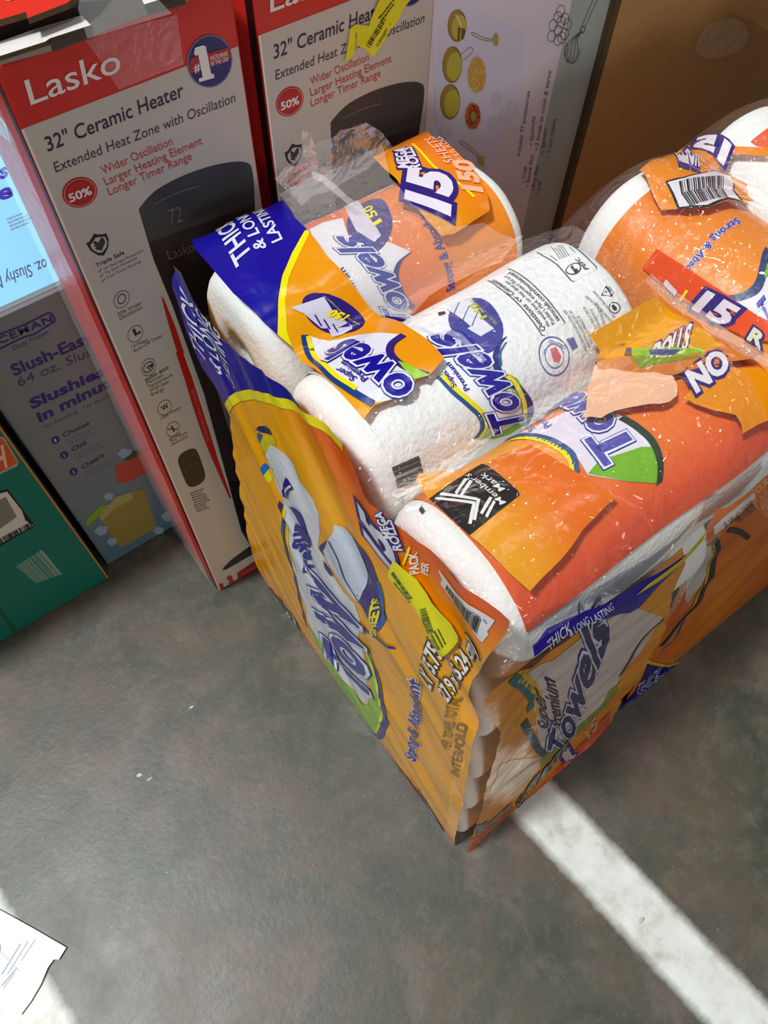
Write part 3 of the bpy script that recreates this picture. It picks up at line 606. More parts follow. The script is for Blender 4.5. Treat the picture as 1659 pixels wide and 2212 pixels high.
# ================================================================= paper towel packs
OR_Y = (236, 160, 10); OR = (232, 128, 16); OR_D = (224, 96, 18); OR_R = (228, 92, 52); BLUE = (24, 16, 148); YLW = (244, 226, 20); INDIGO = (46, 30, 120)
TEAL = (20, 100, 150); GREEN = (118, 178, 36); LGREEN = (150, 196, 30); SILVER = (226, 230, 240); PEACH = (240, 186, 152); CREAM = (250, 236, 240)
def mixc(c0, c1, t):
    t = max(0, min(1, t)); a, b = lin(c0), lin(c1); return tuple(x*(1-t)+y*t for x, y in zip(a, b))
RW, RH, RN = .0695, .0755, 2.35                # a squashed roll: half width, half height, squareness
def sup(t):
    c, s = math.cos(t), math.sin(t)
    return (math.copysign(abs(c)**(2/RN), c), math.copysign(abs(s)**(2/RN), s))
class Roll:
    """a paper towel roll lying along `axis` (0: world X, 1: world Y)"""
    def __init__(s, axis, l0, l1, c, z, seed=0, rh=RH):
        s.ax, s.l0, s.l1, s.c, s.z, s.seed, s.rh = axis, l0, l1, c, z, seed, rh; s.rr = .018 if rh == RH else .010
    def f(s, a, t, k=1.0, grow=0.0):
        x, y = sup(t); n = noise.noise(Vector((a*14, math.cos(t)*1.6+s.seed, math.sin(t)*1.6)))*.0022
        e = min(a-s.l0, s.l1-a); r = s.rr
        ins = 0 if e >= r else r-math.sqrt(max(0, r*r-(r-max(e, 0))**2))
        w_, h_ = (RW-ins+n+grow)*k, (s.rh-ins+n+grow)*k
        u, v, z_ = a, s.c+x*w_, s.z+y*h_
        return Vector((u, v, z_)) if s.ax == 0 else Vector((v, u, z_))
    def surf(s, t0, t1, grow=.0012): return Surf(lambda a, t: s.f(a, t, 1, grow), (s.l0+.001, s.l1-.001), (t0, t1), .008, .09)
    def build(s, name, label, group):
        mid = (s.l0+s.l1)/2
        loc = (mid, s.c, s.z-s.rh) if s.ax == 0 else (s.c, mid, s.z-s.rh)
        root = thing(name, label, 'paper towel roll', loc, group)
        bm = bmesh.new(); nt = 56
        st = [s.l0, s.l0+.0008, s.l0+.003, s.l0+.007, s.l0+.012, s.l0+.018]; m_ = 12
        st = st+[s.l0+.018+(s.l1-s.l0-.036)*i/m_ for i in range(1, m_)]+[s.l0+s.l1-x for x in reversed(st)]
        R = [[bm.verts.new(s.f(a, 2*math.pi*j/nt)) for j in range(nt)] for a in st]
        for i in range(len(st)-1):
            for j in range(nt): bm.faces.new([R[i][j], R[i][(j+1) % nt], R[i+1][(j+1) % nt], R[i+1][j]])
        for ri, l, d in ((R[0], s.l0, 1), (R[-1], s.l1, -1)):
            prev = ri
            for k, dep in ((.55, -.001), (.34, .0), (.30, .004), (.29, .02)):
                cur = [bm.verts.new(s.f(l+d*.018, 2*math.pi*j/nt, k)+(Vector((d*(dep-.018), 0, 0)) if s.ax == 0 else Vector((0, d*(dep-.018), 0)))) for j in range(nt)]
                for j in range(nt): bm.faces.new([prev[j], prev[(j+1) % nt], cur[(j+1) % nt], cur[j]])
                prev = cur
            bm.faces.new(prev)
        for f in bm.faces: f.smooth = True
        bmesh.ops.recalc_face_normals(bm, faces=bm.faces)
        obj('paper', bm, [PAPER], root)
        return root
PU0, PU1 = .168, .447
ZT = .6155; PITCH = .1368
def shear(z): return .1*z                         # the whole pack leans towards the heaters
G1 = 'rolls of the torn pack'
A = Roll(0, PU0+.004, PU1-.004, .362+shear(ZT), ZT, 1); B = Roll(0, PU0, PU1, .2215+shear(ZT), ZT, 5); D = Roll(0, PU0-.002, PU1+.02, .081+shear(ZT), ZT+.004, 9)
ra = A.build('paper_towel_roll', 'orange wrapped paper towel roll nearest the heater cartons in the torn pack', G1)
rb = B.build('paper_towel_roll', 'white wrapped paper towel roll in the middle of the torn pack top', G1)
rd = D.build('paper_towel_roll', 'orange wrapped paper towel roll along the front edge of the torn pack top', G1)
ORD = ('second', 'third', 'fourth', 'lowest')
for k in range(4):
    z_ = .002+.0672+.1358*(3-k)
    r_ = Roll(0, PU0-.001, PU1-.004, (.0868+.096*z_), z_, 20+k, .066)
    r_.build('paper_towel_roll', ('paper towel roll second from the top in the front column of the torn pack', 'paper towel roll third from the top in the front column of the torn pack', 'paper towel roll second from the floor, its white corner showing at the torn pack corner', 'bottom paper towel roll whose white corner touches the floor at the torn pack corner')[k], G1)

def towels(cv, v, p0, p1, p2, layer=3, st='Towels', blue=BLUE, **kw):
    cv.text(v, st, p0, p1, p2, blue, layer, .028, .18, [(.085, BLUE), (.068, SILVER)], **kw)
def label150(cv, v, c, ea, eb, layer=2, sheets=(), ink_=INDIGO):
    cv.disc(v, c, ea, eb, ink_, layer, n=32)
    for q in sheets: cv.poly(v, q, (214, 208, 224), layer+1)

# ---- roll A: wrapper printed orange and white
SA = A.surf(.2, 3.6); ca = Canvas(SA, kind='wrap')
def ga(a, t): return mixc((232, 96, 60), (238, 140, 44), (a-PU0-.10)/.10)
tA = SA.at(745, 432)[1]
ca.emit([(PU0+.02, .3), (PU1-.016, .3), (PU1-.016, tA), (PU0+.02, tA)], [(0, 1, 2, 3)], (232, 230, 234), 0)
ca.emit([(PU0+.035, tA), (PU1-.022, tA), (PU1-.022, 3.5), (PU0+.035, 3.5)], [(0, 1, 2, 3)], 'grad', 0, ga)
ca.poly(c5, [(640, 530), (700, 500), (790, 480), (830, 600), (900, 570), (1000, 590), (1090, 630), (1040, 690), (1020, 760), (1060, 830), (1100, 900), (1000, 960), (860, 860), (760, 720), (690, 640)], (236, 232, 236), 1)
ca.disc(c5, (905, 490), (1010, 520), (935, 395), INDIGO, 2); ca.poly(c5, [(790, 420), (850, 400), (900, 470), (960, 560), (930, 590), (850, 540)], (214, 208, 224), 3)
ca.text(c5, '150', (965, 500), (915, 425), (930, 520), YLW, 4, .03)
towels(ca, c5, (1100, 960), (850, 560), (1000, 975), 3)
ca.text(c5, 'Premium', (880, 870), (790, 700), (860, 885), BLUE, 3, .01)
ca.line(c5, [(1090, 635), (1040, 680), (1025, 750), (1050, 820), (1100, 880)], .006, INDIGO, 2)
ca.text(c5, 'Strong & Absorbent', (1290, 800), (1130, 430), (1255, 815), (60, 60, 170), 2, .02)
obj('wrapper', ca, None, ra, True)

# ---- roll B: white wrapper with its own logo and small print
SB = B.surf(.2, 3.9); cb = Canvas(SB, kind='wrap')
WW = (240, 241, 240)
INK[(WW, 'wrap')] = mat('white_wrapper_film', WW, .38, .35, 200, .4, detail=2)
cb.emit([(PU0+.02, .3), (PU1-.012, .3), (PU1-.012, 3.8), (PU0+.02, 3.8)], [(0, 1, 2, 3)], WW, 0)
cb.disc(c6, (340, 440), (452, 420), (300, 350), (64, 66, 150), 2)
cb.poly(c6, [(215, 395), (275, 360), (330, 345), (400, 470), (350, 495), (260, 420)], (226, 226, 236), 3); cb.poly(c6, [(310, 480), (380, 440), (430, 480), (370, 515)], (226, 226, 236), 3)
for k in range(3): cb.line(c6, [(250+k*40, 420+k*25), (275+k*45, 365+k*15)], .0012, (64, 66, 150), 4)
cb.text(c6, '150', (400, 430), (345, 365), (372, 442), (190, 190, 40), 4, .03); cb.text(c6, 'SELECT & TEAR SHEETS', (445, 460), (330, 350), (436, 470), (170, 176, 60), 4)
# logo: dark, yellow, green and white bands behind the big letters
cb.poly(c6, [(480, 515), (450, 560), (440, 620), (470, 690), (530, 720), (575, 790), (590, 860), (560, 920), (500, 950), (430, 970), (340, 965), (360, 940), (380, 880), (330, 820), (250, 740), (180, 690), (100, 610), (40, 500), (60, 460), (110, 470)], (238, 240, 246), 1)
cb.line(c6, [(475, 520), (447, 560), (436, 610), (445, 660), (470, 700), (530, 740), (580, 800), (592, 860), (570, 910)], .0065, INDIGO, 2); cb.line(c6, [(483, 540), (455, 590), (458, 645)], .003, TEAL, 3)
cb.poly(c6, [(470, 672), (530, 700), (575, 770), (588, 850), (570, 905), (500, 950), (430, 970), (345, 968), (380, 930), (470, 935), (555, 890), (548, 820), (510, 760), (480, 720)], GREEN, 2)
cb.line(c6, [(468, 680), (520, 720), (556, 790), (566, 850), (545, 900)], .004, YLW, 3)
cb.line(c6, [(185, 690), (250, 760), (320, 820), (370, 870), (378, 920), (345, 968)], .006, (26, 80, 140), 2); cb.line(c6, [(195, 688), (260, 752), (330, 812), (382, 862), (394, 915), (362, 968)], .004, YLW, 3)
towels(cb, c6, (560, 905), (252, 486), (432, 952), 4)
cb.text(c6, 'Super', (262, 738), (208, 660), (240, 748), BLUE, 4, .012); cb.text(c6, 'Premium', (318, 750), (230, 630), (296, 760), BLUE, 4, .012)
cb.poly(c6, [(178, 408), (208, 402), (215, 412), (184, 422)], (20, 20, 24), 2)
# framed notes
TI = (92, 92, 98); TI2 = (140, 140, 146)
cb.line(e7, [(62, 490), (265, 372), (330, 400), (500, 520), (720, 760), (828, 910), (815, 930), (630, 1040), (600, 1035), (480, 860), (330, 690), (170, 560)], .0012, TI, 1, closed=True, smooth=False)
for st_, p, q, h_, f_ in (('Questions or Comments?', (640, 985), (122, 480), (592, 1000), .01), ('We would love to hear about your', (688, 940), (250, 490), (655, 960), 0), ("Member's Mark experience! Visit us at", (735, 915), (245, 440), (700, 935), 0), ('samsclub.com/membersmark', (780, 885), (285, 400), (742, 905), .01)):
    cb.text(e7, st_, p, q, h_, (50, 50, 56), 1, f_)
cb.line(e7, [(550, 210), (775, 82), (800, 85), (960, 190), (1145, 360), (1140, 385), (925, 500), (895, 495), (760, 340), (620, 250)], .0012, TI, 1, closed=True, smooth=False)
cb.disc(e7, (912, 370), (985, 335), (945, 425), (60, 60, 64), 1, hole=.86); cb.poly(e7, [(885, 360), (905, 335), (925, 375), (945, 370), (970, 395), (930, 425), (910, 385)], (60, 60, 64), 1)
cb.text(e7, 'PEFC', (1070, 375), (965, 262), (1030, 385), (70, 70, 76), 1, .02); cb.lines_of_text(e7, (770, 280), (670, 150), (880, 240), 5, TI2, 1); cb.lines_of_text(e7, (745, 300), (640, 230), (765, 290), 1, TI2, 1); cb.lines_of_text(e7, (920, 215), (840, 140), (935, 205), 1, TI2, 1)
cb.line(e7, [(1235, 545), (1195, 635), (1300, 645)], .0016, (60, 60, 64), 1, closed=True, smooth=False); cb.text(e7, '4', (1255, 615), (1240, 590), (1235, 620), (60, 60, 64), 1); cb.text(e7, 'LDPE', (1322, 615), (1275, 545), (1300, 625), TI, 1)
cb.disc(e7, (1322, 760), (1372, 735), (1350, 812), (60, 60, 64), 1, hole=.86); cb.poly(e7, [(1290, 740), (1310, 725), (1345, 760), (1340, 790), (1310, 780)], (60, 60, 64), 1)
for k, (st_, p, q) in enumerate((('AVOID DANGER OF SUFFOCATION, KEEP', (1050, 1185), (835, 780)), ('AWAY FROM CHILDREN AND PETS. DO', (1085, 1150), (890, 785)), ('NOT USE IN CARRIAGES OR', (1110, 1110), (970, 835)), ('PLAY PENS. IF USED IN', (1150, 960), (1030, 750)), ('COOKING KEEP OUT OF', (1190, 960), (1100, 770)), ('CONTENTS: RECYCLED', (1235, 930), (1150, 700)), ('CONTAINS TRACES, SEE OWNERS', (1300, 890), (1050, 640)), ('Post Consumer Recycled content', (1330, 850), (1120, 590)))):
    cb.text(e7, st_, p, q, (p[0]-26, p[1]+10), (120, 116, 116), 1)
cb.disc(c6, (700, 600), (765, 580), (715, 688), (96, 96, 160), 1, hole=.93); cb.disc(c6, (700, 600), (742, 588), (710, 655), (130, 130, 180), 1, hole=.9); cb.poly(c6, [(680, 570), (705, 558), (730, 600), (720, 630), (695, 625)], (214, 110, 120), 1)
cb.text(c6, 'CERTIFIED', (745, 570), (672, 540), (752, 556), (96, 96, 160), 1); cb.text(c6, 'USA', (655, 595), (660, 570), (648, 592), (96, 96, 160), 1); cb.poly(c6, [(752, 525), (785, 515), (805, 560), (780, 575)], (110, 110, 170), 1)
cb.rect(PX, [(845, 1010), (858, 1056), (916, 1034), (904, 984)], 17, .5, (50, 48, 50), 1, bars=True)
cb.text(PX, '23502', (915, 1035), (905, 990), (908, 1036), (60, 58, 60), 1); 
obj('wrapper', cb, None, rb, True)

# ---- roll D (front): red-orange wrapper with a logo
SD = D.surf(.3, 4.2); cdn = Canvas(SD, kind='wrap')
def gd(a, t): return mixc((236, 128, 44), (224, 84, 48), (t-1.3)/1.0)
t_low = SD.at(1400, 1165)[1]
cdn.emit([(PU0+.018, .4), (D.l1-.004, .4), (D.l1-.004, t_low), (PU0+.018, t_low)], [(0, 1, 2, 3)], 'grad', 0, gd)
cdn.poly(c8, [(240, 250), (390, 235), (520, 190), (600, 140), (700, 90), (620, 60), (480, 90), (330, 180)], (238, 160, 50), 1)
cdn.poly(c6, [(230, 1130), (380, 1040), (480, 975), (560, 965), (700, 985), (800, 1060), (810, 1130), (700, 1080), (600, 1010), (480, 1040), (300, 1120)], (240, 160, 70), 1)
cdn.poly(c6, [(520, 960), (600, 930), (700, 880), (760, 850), (900, 840), (1000, 870), (1090, 930), (1150, 1010), (1175, 1090), (1165, 1172), (1030, 1165), (850, 1135), (810, 1070), (720, 1000), (620, 965)], (232, 222, 236), 2)
cdn.poly(c6, [(850, 1130), (900, 1070), (1000, 1040), (1090, 1010), (1150, 1010), (1175, 1090), (1165, 1172), (1030, 1165)], GREEN, 3)
cdn.line(c6, [(1000, 880), (1080, 930), (1140, 990), (1172, 1080), (1166, 1172)], .006, (40, 60, 40), 4); cdn.line(c6, [(480, 972), (600, 962), (700, 990), (780, 1050), (800, 1130)], .006, (60, 90, 140), 4); cdn.line(c6, [(500, 985), (600, 975), (690, 1003), (765, 1062), (782, 1130)], .004, YLW, 4)
towels(cdn, c6, (1060, 1010), (760, 760), (930, 1105), 5, blue=(84, 80, 170)); cdn.text(c6, 'Super', (618, 930), (575, 905), (592, 948), (84, 84, 170), 4, .01); cdn.text(c6, 'Premium', (690, 915), (620, 880), (662, 936), (84, 84, 170), 4, .01)
cdn.line(SDV := View(780, 900, .52984), [(250, 365), (246, 378), (256, 392)], .003, (40, 38, 40), 2)
obj('wrapper', cdn, None, rd, True)

# ---------------------------------------------------------------- the torn printed bag
bag = thing('towel_bag', 'torn orange and blue printed plastic bag around the front towel pack', 'plastic bag', (PU0, .05, 0))
def crease(x, y, s):                                # sharp folds: ridged noise
    n = noise.noise(Vector((x, y, s))); return 1-2*math.sqrt(n*n+.006)
def leftf(a, b, amp=1.0):                                    # a: along -Y .. here world Y, b: height
    u, v = (a-.45)*.62+(b-.6)*.78, (a-.45)*.78-(b-.6)*.62
    d = .0045*crease(v*22, u*4, 2)*amp+.0012*crease(v*44+u*5, u*7, 7)*amp+.002*(1-amp)
    fade = max(0, min(1, (b-.0)/.05))
    bulge = .010*math.sin(max(0, min(1, (a-.0)/.5))*math.pi)*max(0, min(1, b/.15))*max(0, min(1, (.75-b)/.2))
    return Vector((PU0-.006-bulge-d*(.35+.65*fade)-.004*(1-fade)*0, a, max(b, .0012)))
SL = Surf(leftf, (-.03, .56), (-.06, .78), .008, .008, guide=lambda a, b: leftf(a, b, 0)); cl = Canvas(SL, kind='film')
outl = [PX(p) for p in [(376, 572), (396, 587), (423, 650), (456, 703), (519, 760), (577, 804), (620, 842), (668, 895), (704, 921), (750, 968), (775, 1022), (792, 1065), (805, 1086), (839, 1120), (898, 1174), (944, 1212), (1007, 1263), (1071, 1318), (1100, 1343), (1092, 1368), (1062, 1411), (1037, 1449), (1020, 1469), (1015, 1503), (1032, 1541), (1024, 1608), (1013, 1672), (1003, 1735), (990, 1777), (982, 1828), (960, 1812), (870, 1702), (790, 1600), (700, 1470), (640, 1385), (605, 1330), (585, 1285), (562, 1232), (545, 1190), (530, 1120), (520, 1060), (510, 1000), (500, 940), (494, 895), (476, 855), (440, 790), (408, 715), (385, 650), (374, 600)]]
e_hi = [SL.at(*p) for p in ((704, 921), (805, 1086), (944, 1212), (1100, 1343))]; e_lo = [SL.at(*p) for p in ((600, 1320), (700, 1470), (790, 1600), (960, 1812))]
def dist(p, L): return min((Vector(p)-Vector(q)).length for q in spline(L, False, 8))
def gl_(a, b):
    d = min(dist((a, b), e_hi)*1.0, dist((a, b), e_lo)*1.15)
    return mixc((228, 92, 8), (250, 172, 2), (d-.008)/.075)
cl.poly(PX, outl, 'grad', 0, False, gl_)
# blue corner with the slogan
cl.poly(PX, [(376, 572), (396, 587), (423, 650), (456, 703), (519, 760), (577, 804), (620, 842), (668, 895), (700, 922), (660, 893), (620, 869), (562, 850), (519, 852), (494, 880), (476, 855), (440, 790), (408, 715), (385, 650), (374, 600)], BLUE, 1)
cl.line(PX, [(492, 884), (505, 864), (525, 853), (562, 851), (620, 871), (670, 899), (715, 935), (745, 962)], .009, YLW, 2)
for st_, p, q, h_ in (('THICK', (452, 778), (420, 646), (424, 748)), ('& LONG', (484, 808), (453, 682), (460, 784)), ('LASTING', (513, 836), (478, 709), (493, 815))):
    cl.text(PX, st_, p, q, h_, (232, 236, 248), 3, .012, .25)
# striped tail of the swoosh
cl.poly(e5, [(0, 110), (20, 85), (90, 85), (140, 115), (170, 180), (60, 150), (0, 125)], (40, 40, 100), 1); cl.poly(e5, [(20, 145), (65, 180), (30, 290), (0, 280), (0, 200)], (30, 96, 170), 1); cl.poly(e5, [(70, 185), (175, 180), (215, 280), (150, 275), (105, 360), (25, 290)], (226, 208, 20), 1)
cl.poly(e5, [(40, 340), (75, 370), (45, 440), (22, 400)], (30, 96, 170), 1); cl.poly(e5, [(80, 370), (135, 420), (95, 510), (50, 450)], (236, 216, 20), 1); cl.poly(e5, [(45, 490), (90, 540), (60, 620), (18, 580)], (24, 110, 206), 1); cl.poly(e5, [(95, 545), (150, 620), (120, 690), (60, 620)], (236, 216, 20), 1)
# white ground of the logo
cl.poly(PX, [(581, 972), (590, 957), (607, 966), (640, 1002), (650, 1036), (662, 1052), (682, 1080), (692, 1106), (694, 1140), (690, 1180), (705, 1205), (722, 1240), (745, 1275), (772, 1300), (783, 1335), (776, 1375), (790, 1430), (803, 1500), (796, 1520), (770, 1500), (730, 1450), (700, 1420), (684, 1385), (668, 1330), (656, 1290), (640, 1240), (627, 1180), (620, 1120), (610, 1080), (592, 1046), (580, 1010)], (228, 230, 238), 1)
cl.poly(d1, [(270, 250), (330, 330), (400, 470), (470, 560), (540, 640), (570, 640), (590, 560), (560, 450), (530, 350), (565, 360), (610, 520), (638, 620), (640, 720), (610, 790), (570, 775), (500, 690), (430, 580), (340, 430)], LGREEN, 2)
cl.line(d1, [(520, 315), (570, 420), (612, 530), (640, 640), (648, 740), (620, 805), (560, 770)], .009, (30, 50, 130), 3); cl.line(d1, [(545, 360), (590, 480), (622, 600), (628, 720), (605, 785)], .004, YLW, 4)
cl.line(PX, [(608, 1085), (612, 1130), (620, 1180), (636, 1226), (648, 1280), (658, 1322), (664, 1352)], .006, INDIGO, 2); cl.line(PX, [(616, 1100), (621, 1140), (630, 1188), (646, 1236)], .0035, YLW, 3); cl.line(PX, [(612, 1128), (618, 1165), (626, 1195)], .004, TEAL, 3)
cl.line(PX, [(700, 1262), (730, 1300), (770, 1335), (815, 1375), (856, 1398)], .006, INDIGO, 4, taper=True)
# 150 badge with pictured sheets
cl.poly(PX, [(693, 1183), (705, 1168), (722, 1160), (740, 1158), (767, 1164), (788, 1178), (806, 1205), (818, 1236), (828, 1270), (834, 1300), (832, 1335), (822, 1360), (805, 1340), (785, 1300), (760, 1270), (735, 1240), (715, 1210)], INDIGO, 2, True)
cl.line(PX, [(822, 1250), (831, 1285), (832, 1320), (822, 1352)], .005, (24, 90, 180), 3)
cl.poly(PX, [(723, 1132), (762, 1160), (792, 1205), (801, 1232), (788, 1270), (780, 1300), (742, 1258), (712, 1212), (702, 1188), (714, 1162), (722, 1150)], (208, 218, 234), 3)
cl.line(PX, [(716, 1165), (735, 1205), (752, 1250), (782, 1298)], .0035, INDIGO, 4)
cl.text(e5, 'SHEETS', (1255, 2300), (1275, 1900), (1185, 2300), YLW, 4, .05)
towels(cl, PX, (800, 1505), (770, 1292), (714, 1424), 5, 'ToW')
cl.poly(e5, [(322, 612), (388, 738), (345, 760), (318, 850), (285, 820), (268, 765), (290, 690)], BLUE, 5); cl.line(e5, [(370, 705), (325, 745), (308, 800), (322, 850)], .0022, SILVER, 6)
cl.poly(e5, [(345, 935), (400, 935), (450, 975), (490, 1050), (520, 1150), (545, 1240), (500, 1180), (430, 1060)], BLUE, 5); cl.poly(e5, [(405, 1130), (440, 1118), (480, 1130), (560, 1250), (580, 1350), (520, 1290), (450, 1200)], BLUE, 6)
cl.poly(e5, [(700, 1490), (745, 1560), (800, 1650), (780, 1660), (720, 1570)], BLUE, 6)
cl.text(PX, 'Sup', (658, 1190), (652, 1128), (636, 1184), BLUE, 4, .03); cl.text(PX, 'Prem', (684, 1243), (672, 1160), (660, 1234), BLUE, 4, .03)
# count, pack line, barcode and sizes near the upper edge
cl.text(PX, '15', (868, 1243), (848, 1158), (802, 1172), (210, 208, 222), 4, .05, .2, [(.13, INDIGO)])
cl.text(PX, 'MEGA', (852, 1160), (828, 1102), (838, 1158), (230, 228, 240), 4, .03, 0, [(.12, INDIGO)]); cl.text(PX, 'ROLLS', (874, 1186), (848, 1120), (858, 1184), (230, 228, 240), 4, .03, 0, [(.12, INDIGO)])
cl.line(PX, [(884, 1182), (878, 1215)], .002, YLW, 4)
cl.text(e6, 'PACK', (470, 600), (430, 350), (395, 600), (240, 226, 220), 3, .04); cl.text(e6, 'PER', (560, 640), (560, 500), (490, 600), (240, 226, 220), 3, .04)
cl.poly(e6, [(670, 590), (690, 585), (860, 745), (1000, 850), (1380, 1160), (1310, 1275), (1325, 1310), (1270, 1390), (1210, 1330), (1110, 1170), (900, 960), (780, 840), (700, 745), (720, 690)], (232, 226, 232), 2)
cl.rect(e6, [(800, 740), (1250, 1130), (1215, 1290), (770, 800)], 40, .5, (30, 28, 34), 3, bars=True)
cl.text(e6, '0 78742 23501', (1310, 1190), (950, 860), (1290, 1140), (30, 28, 34), 4)
BR = (70, 40, 10)
cl.text(e6, 'LY (5.75 in', (650, 1960), (800, 1420), (520, 1800), (250, 246, 240), 3, .03, 0, [(.10, BR)]); cl.text(e6, '27.9 x 15.24 cm)', (850, 2110), (1200, 1480), (740, 1960), (250, 246, 240), 3, .03, 0, [(.10, BR)])
cl.text(d1, 'Strong & Absorbent', (800, 935), (830, 530), (755, 900), (60, 54, 140), 3, .03, .15, [(.08, (220, 214, 226))])
cl.text(d1, 'INTERFOLD', (1030, 1010), (1075, 740), (990, 990), (140, 112, 60), 2, .02); cl.text(d1, 'PER TOWEL TOTAL', (985, 870), (1035, 610), (940, 850), (140, 112, 60), 2, .02)
cl.text(d1, '15', (745, 1075), (700, 960), (700, 1060), (190, 186, 196), 3, .06, 0, [(.16, INDIGO)]); cl.text(d1, '2310', (850, 1200), (755, 1000), (770, 1150), (190, 186, 196), 3, .04, 0, [(.13, INDIGO)]); cl.text(d1, 'PER', (930, 1280), (855, 1130), (870, 1220), (190, 186, 196), 3, .04, 0, [(.14, INDIGO)])
cl.poly(c7, [(228, 1045), (290, 1110), (350, 1180), (390, 1235), (375, 1325), (320, 1230), (265, 1140)], (22, 18, 20), 2); cl.poly(c7, [(250, 1090), (270, 1105), (305, 1155), (296, 1172)], (232, 232, 232), 3)
cl.text(c7, "ber's", (335, 1232), (345, 1150), (308, 1200), (236, 236, 236), 3, .02); cl.text(c7, 'Mark', (380, 1285), (375, 1200), (352, 1262), (236, 236, 236), 3, .02)
o = obj('end_panel', cl, None, bag, True); o['label'] = 'orange printed end panel with blue corner'
# yellow price label stuck over it
yl = Canvas(SL, kind='film', lift=.004)
yl.poly(e6, [(180, 570), (235, 415), (250, 405), (275, 412), (340, 480), (480, 640), (590, 810), (660, 930), (760, 1050), (880, 1180), (970, 1330), (968, 1390), (830, 1545), (790, 1555), (760, 1530), (650, 1330), (600, 1180), (580, 1080), (480, 940), (330, 780), (195, 610)], YEL, 1)
yl.rect(e6, [(228, 545), (445, 855), (490, 840), (258, 515)], 20, .5, (84, 86, 10), 2, bars=True)
yl.text(e6, '0280089600', (445, 895), (255, 660), (465, 875), (60, 62, 10), 2); yl.rect(e6, [(560, 965), (650, 1265), (715, 1245), (600, 960)], 26, .5, (110, 112, 16), 2, bars=True)
yl.text(e6, 'B 1078', (735, 1440), (645, 1290), (700, 1455), (60, 62, 10), 2, .02); yl.lines_of_text(e6, (760, 1480), (660, 1290), (850, 1390), 4, (90, 92, 14), 2)
obj('price_sticker', yl, None, o, True)['label'] = 'bright yellow price sticker'

# ---- front panel of the bag (long side of the pack)
def frontf(a, b, amp=1.0):
    d = .0022*crease(a*9+b*10, b*18-a*6, 11)*amp
    waist = .012*math.exp(-((b-.45)/.05)**2)-.012*math.exp(-((b-.25)/.12)**2)
    k = max(0, min(1, b/.05))
    return Vector((a, .004+.009*min(1, max(0, (a-.165)/.05))+.097*b+-d*k, max(b, .0012)))
SF = Surf(frontf, (.12, .62), (-.06, .66), .008, .008, guide=lambda a, b: frontf(a, b, 0)); cf = Canvas(SF, kind='film')
def gf(a, b): return mixc((232, 106, 14), (246, 164, 4), .5+.6*noise.noise(Vector((a*9, b*9, 3)))+.3)
cf.poly(d2, [(205, 805), (300, 730), (440, 650), (600, 560), (760, 430), (1000, 250), (1270, 60), (1400, -60), (1500, -160), (1640, -260), (1650, -150), (1560, 60), (1520, 330), (1400, 520), (1330, 690), (1270, 770), (1200, 830), (1120, 1010), (1000, 1180), (800, 1340), (680, 1440), (470, 1640), (300, 1800), (110, 1935), (130, 1800), (190, 1640), (240, 1400), (310, 1180), (330, 1060), (260, 960), (205, 870)], 'grad', 0, False, gf)
cf.poly(d2, [(560, 790), (500, 640), (700, 540), (960, 330), (1270, 160), (1490, 230), (1400, 400), (1260, 560), (1170, 700), (1090, 850), (900, 1000), (800, 1080), (690, 1200), (640, 1220), (590, 1060)], (224, 208, 202), 1)
cf.line(d2, [(420, 675), (500, 735), (552, 810), (548, 905)], .009, (20, 108, 120), 2); cf.line(d2, [(470, 660), (560, 730), (610, 830), (590, 940)], .008, (232, 186, 20), 2)
cf.line(d2, [(495, 985), (560, 1110), (600, 1180), (650, 1225)], .009, (20, 60, 80), 2)
cf.line(d2, [(1495, 245), (1380, 350), (1290, 470), (1240, 570), (1190, 660)], .007, (70, 50, 60), 2); cf.line(d2, [(1640, 250), (1580, 380), (1480, 470)], .008, (30, 60, 100), 2)
cf.poly(d2, [(1180, 690), (1165, 770), (1090, 880), (900, 1050), (760, 1170), (620, 1310), (600, 1260), (690, 1180), (850, 1040), (1040, 880), (1120, 760)], (140, 158, 30), 2)
towels(cf, d2, (790, 1225), (1110, 330), (660, 1180), 3, blue=(32, 32, 100))
cf.text(d2, 'Super', (680, 1062), (640, 795), (600, 1010), (40, 28, 90), 3, .02); cf.text(d2, 'Premium', (770, 1010), (720, 690), (690, 1000), (40, 28, 90), 3, .02)
cf.poly(d2, [(330, 1290), (500, 1250), (640, 1225), (560, 1400), (400, 1510), (250, 1500)], (236, 190, 150), 1)
for k in range(5): cf.line(d2, [(300+k*35, 1490-k*20), (420+k*40, 1380-k*25), (560+k*18, 1270-k*6)], .003, (214, 160, 110), 2, taper=True)
cf.poly(d2, [(110, 1850), (300, 1740), (470, 1600), (640, 1440), (800, 1260), (1000, 1040), (1120, 900), (1120, 1010), (1000, 1180), (800, 1340), (680, 1440), (470, 1640), (300, 1800), (110, 1935)], (226, 96, 34), 2)
cf.text(d2, '1', (840, 1262), (862, 1232), (765, 1225), (222, 206, 214), 4, .05, 0, [(.14, INDIGO)]); cf.text(d2, '15', (960, 1110), (1030, 1000), (930, 1060), (232, 180, 150), 4, .03)
cf.text(d2, 'LESS MESS', (490, 1640), (750, 1250), (470, 1520), (190, 170, 160), 4, .02, 0, [(.1, (60, 44, 60))]); cf.poly(d2, [(150, 1730), (260, 1700), (420, 1560), (430, 1600), (280, 1740), (160, 1800)], (150, 132, 118), 3)
o = obj('front_panel', cf, None, bag, True); o['label'] = 'shaded orange front panel with large logo'

